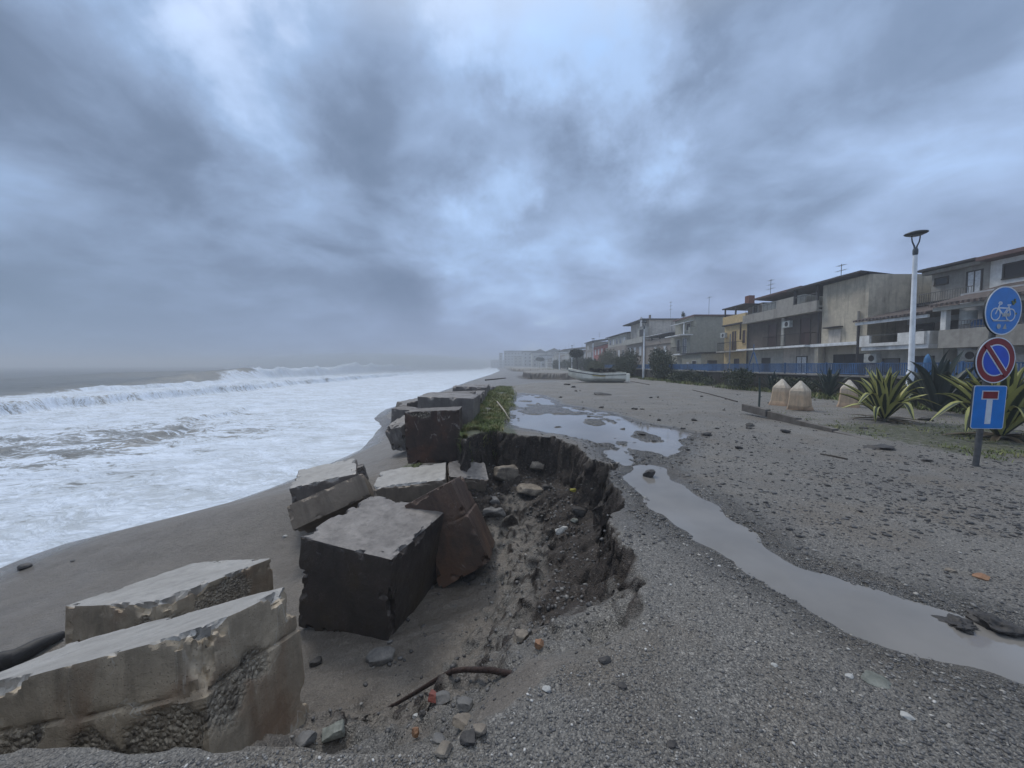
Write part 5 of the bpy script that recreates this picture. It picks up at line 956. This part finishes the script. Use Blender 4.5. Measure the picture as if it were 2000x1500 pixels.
opening(h1, 24.0, 17.7, 18.6, 2.5, 4.1, m_glass, m_frame, 'balcony_door', mull=2); opening(h1, 24.0, 14.6, 15.8, 2.5, 4.1, m_glass, m_frame, 'balcony_door', mull=2); opening(h1, 24.0, 17.2, 18.8, .3, 1.9, m_wdoor, m_frame, mull=3); opening(h1, 24.0, 13.5, 15.6, .3, 1.9, m_wdoor, m_frame, mull=3); ac(h1, 23.9, 19.15, 1.62)
MB().lathe([(0, 3.45), (.30, 3.45), (.30, 4.1), (0, 4.12)], 18, -.4, 8.7).build('water_heater', m_ac, h1, True); MB().lathe([(0, 2.46), (.40, 2.46), (.42, 3.5), (.30, 3.62), (0, 3.64)], 20, -.35, 8.1).build('water_tank', m_tank, h1, True)
# H2 low veranda house
h2 = house(20.3, 'low grey house with white parapet balcony and tiled veranda roof, beside the cream wall')
P_(h2, 'wall', mh['grey'], (23.3, 31, 20.05, 24.1, -.2, 2.3)); P_(h2, 'upper_wall', mh['brown'], (24.9, 31, 20.05, 24.1, 2.31, 4.6)); P_(h2, 'balcony_floor', m_slab, (22.5, 24.899, 20.06, 23.9, 2.311, 2.55), bevel=.02)
P_(h2, 'parapet', mh['white'], (22.4, 22.55, 20.2, 21.6, 2.56, 3.25), (22.4, 22.55, 23.3, 23.95, 2.56, 3.25), (22.4, 22.55, 21.601, 23.299, 2.56, 2.75), (22.551, 24.8, 20.07, 20.2, 2.56, 3.25)); slope(h2, 'veranda_roof', m_tile, 22.2, 4.16, 26.2, 5.05, 20.0, 24.25, .12); P_(h2, 'roof_beam', m_slab, (22.3, 22.42, 20.0, 24.2, 3.96, 4.13)); P_(h2, 'upper_roof', m_rfdark, (25.8, 30, 20.3, 24.2, 5.15, 5.3))
P_(h2, 'drain_pipe', m_rfdark, (22.45, 22.55, 24.1, 24.2, .0, 4.1)); opening(h2, 24.9, 22.0, 22.9, 2.6, 3.9, m_shut, m_dframe, 'balcony_door'); opening(h2, 24.9, 20.5, 21.3, 2.6, 3.9, m_shut, m_dframe, 'balcony_door'); opening(h2, 23.3, 22.3, 23.2, .9, 1.75, m_glass, m_dframe); opening(h2, 23.3, 20.5, 21.4, .5, 1.85, m_shut, m_dframe); ac(h2, 23.3, 23.75, 1.55)
MB().tube([(-.85, .0, 3.35), (-.85, 1.8, 3.20), (-.85, 3.8, 3.28)], .015, 5).build('clothes_line', m_irong, h2)
P_(h2, 'chimney', mh['brown'], (28.2, 28.9, 25.1, 25.8, 3, 7.7)); P_(h2, 'chimney_cap', m_rfdark, (28.1, 29.0, 25.0, 25.9, 7.85, 7.95), (28.3, 28.4, 25.1, 25.2, 7.7, 7.85), (28.7, 28.8, 25.1, 25.2, 7.7, 7.85))
# H3 cream end + dark front
h3 = house(24.4, 'long dark unplastered house with a stained cream end section and dark canopy roof')
P_(h3, 'cream_wall', mh['cream'], (23.3, 27.75, 24.4, 28.0, 2.75, 7.32)); P_(h3, 'cream_wall', mh['cream'], (23.6, 27.7, 24.45, 27.95, -.2, 2.749)); P_(h3, 'rear_wall', mh['cream'], (27.751, 29.6, 24.6, 28, -.2, 6.45))
P_(h3, 'balcony_slab', m_slab, (22.75, 23.299, 24.2, 28.35, 2.76, 2.97)); P_(h3, 'pillar', mh['cream'], (22.9, 23.25, 27.75, 28.1, -.1, 2.755)); opening(h3, 23.6, 24.8, 27.1, .0, 2.1, m_shut, m_dframe, 'garage_door', mull=3, sill=False)
P_(h3, 'blocked_window', mh['stain'], (23.24, 23.3, 26.3, 27.3, 2.98, 3.95)); P_(h3, 'canopy_ledge', m_rfdark, (22.95, 23.299, 26.2, 27.5, 4.08, 4.16)); P_(h3, 'drain_pipe', mh['band'], (23.15, 23.25, 24.9, 25.0, 2.98, 5.0))
P_(h3, 'dark_wall', mh['darkbrown'], (23.4, 31, 28.001, 36.8, 2.8, 5.75)); P_(h3, 'ground_floor_wall', mh['stain'], (23.4, 31, 28.001, 32.0, -.2, 2.79)); P_(h3, 'ground_floor_wall', mh['grey'], (23.4, 31, 32.001, 36.8, -.2, 2.79)); P_(h3, 'balcony_slab', m_slab, (22.35, 23.399, 28.36, 37.0, 2.801, 2.95))
opening(h3, 23.4, 29.2, 30.15, 2.96, 5.15, m_door, m_dframe, 'balcony_door', sill=False); opening(h3, 23.4, 32.9, 33.9, 2.96, 5.05, m_door, m_dframe, 'balcony_door', sill=False); P_(h3, 'corner_pillar', mh['grey'], (23.3, 23.399, 31.9, 32.2, 2.96, 5.7)); P_(h3, 'corner_pillar', mh['darkbrown'], (23.25, 23.399, 28.05, 28.4, 2.96, 5.7)); ac(h3, 23.4, 31.35, 4.55); rail(h3, 22.42, 28.5, 33.2, 2.951, 3.9, m_iron, .9)
P_(h3, 'terrace_parapet', mh['band'], (22.85, 23.05, 28.0, 36.9, 5.60, 6.25), (22.82, 23.399, 28.01, 36.9, 5.45, 5.599)); P_(h3, 'terrace_floor', mh['band'], (23.06, 31, 28.01, 36.9, 5.76, 5.9)); rail(h3, 22.95, 28.1, 30.3, 6.251, 6.85, m_irong, 0, .5, 'terrace_railing'); rail(h3, 22.95, 32.5, 36.6, 6.251, 6.85, m_irong, 0, .5, 'terrace_railing'); P_(h3, 'parapet_block', mh['band'], (22.9, 23.1, 30.4, 32.3, 6.251, 6.95))
P_(h3, 'penthouse_wall', mh['grey'], (24.6, 31, 31.2, 36.7, 5.901, 7.38)); slope(h3, 'canopy_roof', m_rfdark, 22.75, 7.45, 27.6, 6.9, 24.45, 31.0, .13); P_(h3, 'canopy_post', m_rfdark, (22.95, 23.1, 30.25, 30.4, 5.9, 7.42)); P_(h3, 'canopy_post', m_rfdark, (22.95, 23.1, 28.1, 28.2, 5.9, 7.42)); slope(h3, 'penthouse_roof', m_rred, 24.0, 7.85, 31, 7.4, 31.1, 37.2, .14)
P_(h3, 'shadow_gap_beam', m_rfdark, (23.2, 23.35, 24.35, 27.9, 7.33, 7.42)); antenna(h3, 24.5, 27.9, 7.0, 1.9); opening(h3, 23.4, 33.6, 34.6, .9, 2.0, m_shut, m_dframe); opening(h3, 23.4, 29.4, 30.4, .1, 2.05, m_wdoor, m_dframe, 'house_door', mull=2, sill=False)
P_(h3, 'drain_pipe', m_rfdark, (23.2, 23.32, 28.15, 28.27, 0, 5.4)); P_(h3, 'drain_pipe', m_rfdark, (23.2, 23.32, 36.6, 36.72, 0, 5.4))
# H4 yellow
h4 = house(36.9, 'narrow pale yellow house with a small balcony, pergola and brick chimney')
P_(h4, 'wall', mh['yellow'], (23.4, 31, 36.91, 40.9, -.2, 5.75)); P_(h4, 'cornice', m_rfdark, (23.1, 23.399, 36.95, 40.95, 5.60, 5.74)); P_(h4, 'terrace_parapet', mh['yellow'], (23.15, 23.35, 36.92, 40.9, 5.75, 6.6)); P_(h4, 'penthouse_wall', mh['brown'], (24.8, 31, 36.95, 39.2, 5.76, 7.6)); slope(h4, 'roof', m_rfdark, 23.2, 7.45, 31, 7.3, 37.25, 41.2, .12)
P_(h4, 'pergola_post', m_rfdark, (23.2, 23.32, 40.6, 40.72, 6.6, 7.44)); P_(h4, 'pergola_post', m_rfdark, (23.2, 23.32, 38.7, 38.82, 6.6, 7.44)); P_(h4, 'chimney', m_brick, (25, 25.6, 39.4, 40.1, 7.6, 8.75)); P_(h4, 'balcony_slab', mh['band'], (22.5, 23.399, 37.2, 40.9, 2.75, 2.9)); rail(h4, 22.58, 37.3, 40.8, 2.901, 3.8, m_iron, .8)
opening(h4, 23.4, 38.7, 39.5, 2.91, 4.95, m_door, mh['yellow'], 'balcony_door', mull=2, sill=False); opening(h4, 23.4, 37.2, 37.7, 3.6, 4.9, m_door, mh['yellow'], 'shutter'); opening(h4, 23.4, 38.2, 38.9, .1, 2.0, m_door, m_dframe, 'house_door', sill=False); ac(h4, 23.3, 40.55, 4.35); opening(h4, 24.8, 37.6, 38.3, 6.7, 7.4, m_shut, m_frame); antenna(h4, 26, 37.6, 7.9, 2.1); P_(h4, 'drain_pipe', m_door, (23.28, 23.4, 37.95, 38.05, 4.0, 5.6))
# shed + H5
sh5 = house(43.5, 'low grey shed with a dark doorway between the yellow and grey-green houses'); tag(sh5, cat='shed'); P_(sh5, 'wall', mh['green'], (22.2, 29, 43.5, 48.3, -.2, 2.75)); slope(sh5, 'roof', m_rfdark, 21.9, 2.76, 29, 3.0, 43.3, 48.45, .14); opening(sh5, 22.2, 44.6, 45.6, 0, 1.9, m_shut, m_frame, 'shed_door', sill=False); opening(sh5, 22.2, 46.5, 47.0, .9, 1.7, m_wdoor, m_frame); opening_y(sh5, 43.5, 23, 24, .4, 1.9, m_shut, m_dframe)
h5 = house(48.5, 'grey-green plastered house with a big blank end wall and reddish roof edge')
P_(h5, 'wall', mh['green'], (23.3, 31, 48.5, 54.5, -.2, 5.6)); P_(h5, 'upper_wall', mh['green'], (23.9, 31, 48.501, 54.5, 5.601, 7.75)); P_(h5, 'parapet', mh['green'], (23.2, 23.899, 48.502, 49.0, 5.601, 6.35)); P_(h5, 'roof', m_rred, (23.6, 31, 48.3, 54.7, 7.751, 7.95)); P_(h5, 'balcony_slab', m_slab, (22.3, 23.299, 49.0, 52.5, 2.75, 2.92)); rail(h5, 22.38, 49.1, 52.4, 2.921, 3.85, m_iron, .8)
P_(h5, 'canopy_slab', m_slab, (22.0, 23.6, 48.45, 53.5, 5.3, 5.42)); slope(h5, 'small_canopy', m_slab, 22.6, 6.95, 24.1, 7.3, 49.0, 53, .08); opening(h5, 23.3, 49.6, 50.6, 2.93, 5.0, m_glass, m_frame, 'balcony_door', mull=2, sill=False); opening(h5, 23.9, 49.8, 50.9, 6.1, 7.0, m_shut, m_frame); P_(h5, 'canopy_post', m_slab, (22.7, 22.8, 49.2, 49.3, 5.43, 6.93))
opening(h5, 23.3, 51.5, 52.3, 3.3, 4.9, m_shut, m_frame); antenna(h5, 26.4, 50, 7.95, 2.6, ((.95, .7),)); bush(23.9, 52, .35, .35, .9, 'potted plant on the roof terrace of the grey-green house', m_leaf, 130, 350, .07, False, 'potted_plant', None).location[2] = 7.95
# H6
h6 = house(54.6, 'brown-grey two-storey house with white window surrounds and an open roof canopy')
P_(h6, 'wall', mh['brown'], (23.5, 31, 54.6, 65.0, -.2, 5.0)); P_(h6, 'terrace_parapet', mh['brown'], (23.35, 23.5, 54.6, 65.0, 4.7, 5.5)); P_(h6, 'canopy_roof', m_rfdark, (23.0, 30, 54.8, 64.5, 6.05, 6.2)); slope(h6, 'pale_awning', m_slab, 23.0, 6.22, 30, 7.4, 57, 64, .07)
for yy_ in (55.2, 58.9, 62.3): P_(h6, 'canopy_post', m_rfdark, (23.4, 23.6, yy_, yy_ + .2, 5.0, 6.05))
P_(h6, 'rear_wall', mh['pale'], (28, 31, 54.7, 65, 5.001, 6.0)); P_(h6, 'rear_block', mh['stain'], (26.5, 31, 55, 58.5, 6.201, 8.0))
for yy_, z_ in ((56.5, 3.0), (60.2, 3.0)): opening(h6, 23.5, yy_, yy_ + .9, z_, z_ + 1.3, m_wdoor, m_frame, mull=2)
for yy_, z_ in ((56.3, .4), (60.0, .4), (63.0, .4), (63.0, 3.1)): opening(h6, 23.5, yy_, yy_ + .8, z_, z_ + 1.5, m_wdoor, m_frame, mull=2)
MB().lathe([(0, 0), (.25, .03), (.42, .11), (.50, .2)], 20).build('satellite_dish', m_ac, h6, True); h6.children[-1].location = (-.5, 2.9, 5.2)
ds = [c for c in h6.children if c.name.startswith('satellite_dish')][0]; ds.rotation_euler = (R(60), 0, R(-50)); MB().tube([(-.3, 2.9, 4.9), (-.45, 2.9, 5.2)], .03, 5).build('dish_bracket', m_iron, h6)
# H7 tall stained
h7 = house(66, 'tallest stained concrete house with an unfinished top floor and flat projecting roof')
P_(h7, 'wall', mh['brown'], (23.4, 30, 65.2, 76, -.2, 6.0)); P_(h7, 'upper_wall', mh['stain'], (24.3, 30, 66, 76, 6.001, 9.4)); P_(h7, 'roof', m_rfdark, (22.9, 31, 65.5, 77, 9.401, 9.6)); P_(h7, 'window_box', mh['grey'], (23.6, 24.299, 66.2, 70, 6.001, 8.2)); opening(h7, 23.6, 66.8, 68.6, 6.7, 7.8, m_shut, m_dframe, mull=2); antenna(h7, 28.5, 67, 9.6, 3.2)
for yy_ in (67, 70, 73): opening(h7, 23.4, yy_, yy_ + 1.1, 3.2, 4.7, m_wdoor, m_frame, mull=2)
P_(h7, 'terrace_parapet', mh['grey'], (22.9, 23.1, 65.3, 76, 5.4, 6.4)); rail(h7, 23.0, 70.5, 75.8, 6.401, 7.2, m_irong, 0, .4); P_(h7, 'stair_tower', mh['brown'], (24.4, 24.7, 66.2, 66.5, 9.6, 10.3))
h8 = house(76.3, 'brownish three-storey house just right of the red one'); P_(h8, 'wall', mh['brown'], (23.4, 31, 76.2, 92.6, -.2, 5.6)); P_(h8, 'upper_wall', mh['grey'], (23.8, 31, 77, 92, 5.601, 8.0)); slope(h8, 'roof', m_rfdark, 23.2, 8.0, 31, 8.9, 76.6, 92.4, .15)
for k in range(5): opening(h8, 23.4, 77.5 + 3 * k, 78.6 + 3 * k, 3.1, 4.6, m_wdoor if k % 2 else m_shut, m_frame); opening(h8, 23.8, 78.0 + 2.8 * k, 79.2 + 2.8 * k, 6.2, 7.3, m_wdoor if k % 3 == 0 else m_glass, m_frame); opening(h8, 23.4, 77.8 + 3 * k, 78.8 + 3 * k, .4, 1.9, m_shut, m_frame)
h9 = house(93.6, 'dull red house with a sloping roof in the hazy part of the row'); P_(h9, 'wall', mh['red'], (23.2, 31, 93.4, 106, -.2, 6.6)); slope(h9, 'roof', m_rfdark, 22.6, 6.3, 31, 8.6, 93.2, 106.3, .2); P_(h9, 'gable_wall', mh['red'], (26, 31, 93.45, 105.9, 6.601, 7.2))
for k in range(3): opening(h9, 23.2, 95 + 3.6 * k, 96.4 + 3.6 * k, 4.2, 5.6, m_wdoor, m_frame, mull=2); opening(h9, 23.2, 95.3 + 3.6 * k, 96.4 + 3.6 * k, .6, 2.1, m_wdoor, m_frame)
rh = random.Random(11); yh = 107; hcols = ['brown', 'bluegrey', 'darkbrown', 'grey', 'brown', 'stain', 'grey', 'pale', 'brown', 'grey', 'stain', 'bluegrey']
hl = ['dark grey two-storey house directly left of the red house', 'blue-grey house left of the small tree crown, hazy', 'dark house with a thin roof pole, hazy', 'hazy grey house behind the fourth street lamp', 'hazy brown house left of the fourth street lamp', 'pale stained hazy house before the fifth street lamp', 'hazy grey house behind the fifth street lamp',
      'washed-out pale house left of the fifth lamp', 'faint brown house behind the sixth lamp', 'faint grey house left of the sixth lamp', 'faint stained house behind the seventh lamp', 'faintest blue-grey house at the end of the near row']
for k, lb in enumerate(hl):
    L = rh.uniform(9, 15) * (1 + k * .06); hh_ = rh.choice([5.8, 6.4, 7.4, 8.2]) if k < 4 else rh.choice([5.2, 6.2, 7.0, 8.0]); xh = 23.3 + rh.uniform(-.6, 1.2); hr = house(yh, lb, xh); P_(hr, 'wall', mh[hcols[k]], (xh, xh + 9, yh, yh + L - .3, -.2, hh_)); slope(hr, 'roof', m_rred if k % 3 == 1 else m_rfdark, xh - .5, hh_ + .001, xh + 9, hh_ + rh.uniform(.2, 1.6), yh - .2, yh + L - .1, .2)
    n = int(L / 3); zr = [1.0, 3.9] + ([6.0] if hh_ > 7.3 else [])
    for z_ in zr:
        for j in range(n): opening(hr, xh, yh + 1 + j * 3, yh + 2.2 + j * 3, z_, z_ + 1.3, rh.choice([m_wdoor, m_shut, m_glass, m_wdoor]), m_frame)
    opening_y(hr, yh, xh + 1.0, xh + 2.2, 3.9, 5.2, m_shut, m_frame)
    if rh.random() < .5: P_(hr, 'balcony_slab', m_slab, (xh - 1.2, xh - .001, yh + 1, yh + L - 2, 2.9, 3.1)); rail(hr, xh - 1.1, yh + 1, yh + L - 2, 3.101, 4.0, m_irong, 0, .5)
    if k < 6: antenna(hr, xh + 3, yh + L / 2, hh_ + .5, 2.6)
    yh += L
m_far = plain('distant_plaster', (.30, .30, .30), .8, 0, .15, .2)
for k, (x, y, wx, wy, hh_, lb) in enumerate([(20, 262, 12, 16, 8, 'distant block right of the flat-topped little tree'), (16, 292, 12, 20, 11, 'distant gabled house in the haze behind the seventh lamp'), (10, 330, 16, 18, 13, 'distant long low building with flat roof'), (2, 372, 12, 14, 10, 'distant white framed shed near the shore'), (-9, 415, 22, 20, 17, 'distant broad apartment block nearest the sea'),
                                              (8, 440, 26, 20, 18, 'distant flat-roofed block right behind the broad apartment block'), (-14, 405, 3.5, 8, 14, 'distant narrow tower at the seaward end of the blocks'), (27, 300, 14, 24, 12, 'distant grey block inland of the gabled house'), (-30, 520, 30, 20, 8, 'faintest low building along the far shore')]):
    r = empty('apartment_block', (x, y, 0)); tag(r, lb, 'building', 'distant buildings at the end of the bay'); MB().box(0, wx, 0, wy, -3, hh_).build('wall', mh['grey'] if k % 2 else mh['pale'], r)
    b_ = MB(); b_.hexa([(-.5, -.5, hh_ + .001), (wx + .5, -.5, hh_ + .001), (wx + .5, wy + .5, hh_ + .001), (-.5, wy + .5, hh_ + .001)], [(-.5, -.5, hh_ + .4), (wx + .5, -.5, hh_ + .4), (wx + .5, wy + .5, hh_ + .4), (-.5, wy + .5, hh_ + .4)])
    if 'gabled' in lb: b_.add([(0, -.3, hh_ + .4), (wx, -.3, hh_ + .4), (wx / 2, -.3, hh_ + 3), (0, wy, hh_ + .4), (wx, wy, hh_ + .4), (wx / 2, wy, hh_ + 3)], [(0, 1, 2), (3, 5, 4), (0, 2, 5, 3), (1, 4, 5, 2)])
    b_.build('roof', m_rfdark, r); fl = max(1, int(hh_ / 3.2)); nw = max(1, int(wx / 3.4))
    for f_i in range(fl):
        for j in range(nw):
            x0 = (j + .5) * wx / nw - .7; fr = MB().box(x0, x0 + 1.4, -.06, .02, 1 + 3.1 * f_i, 2.5 + 3.1 * f_i).build('window', m_frame, r); MB().box(x0 + .15, x0 + 1.25, -.09, -.061, 1.15 + 3.1 * f_i, 2.35 + 3.1 * f_i).build('pane', m_shut, fr)
r = empty('beach_canopy', (15.6, 118, 0)); tag(r, 'flat white canopy on a post, left of the fourth street lamp', 'canopy'); MB().box(-1.8, 1.8, -2, 2, 5.2, 5.45).build('canopy_top', m_slab, r); MB().tube([(-.6, 0, 0), (-.6, 0, 5.2)], .15, 8).build('post', m_slab, r)

# ---------------------------------------------------------------- haze
mz = bpy.data.materials.new('haze_air'); mz.use_nodes = True; mz.node_tree.nodes.clear(); tz = NT(mz.node_tree)
pv_ = tz.n('ShaderNodeVolumePrincipled', Color=(.90, .95, 1.0, 1), Density=.0028); pv_.inputs['Anisotropy'].default_value = .0
mz.node_tree.links.new(pv_.outputs[0], tz.n('ShaderNodeOutputMaterial').inputs['Volume'])
hz_o = MB().box(-1500, 1000, -120, 1400, -25, 12.5).build('haze', mz); tag(hz_o, kind='stuff'); hz_o['label'] = 'sea haze hanging over the shore'

# spray blown off the breakers
ms = bpy.data.materials.new('sea_spray_air'); ms.use_nodes = True; ms.node_tree.nodes.clear(); tz = NT(ms.node_tree)
pv_ = tz.n('ShaderNodeVolumePrincipled', Color=(.84, .93, 1, 1), Density=.010)
ms.node_tree.links.new(pv_.outputs[0], tz.n('ShaderNodeOutputMaterial').inputs['Volume'])
v_, f_ = icos(); bm_ = MB(); prof_ = [(math.cos(a) , math.sin(a)) for a in [(-.5 + k / 12) * math.pi for k in range(13)]]
bm_.lathe(prof_, 32); sp_o = bm_.build('sea_spray', ms); sp_o.scale = (52, 230, 8.5); sp_o.location = (-74, 330, 1.0); tag(sp_o, kind='stuff'); sp_o['label'] = 'white spray blown off the breaking waves'
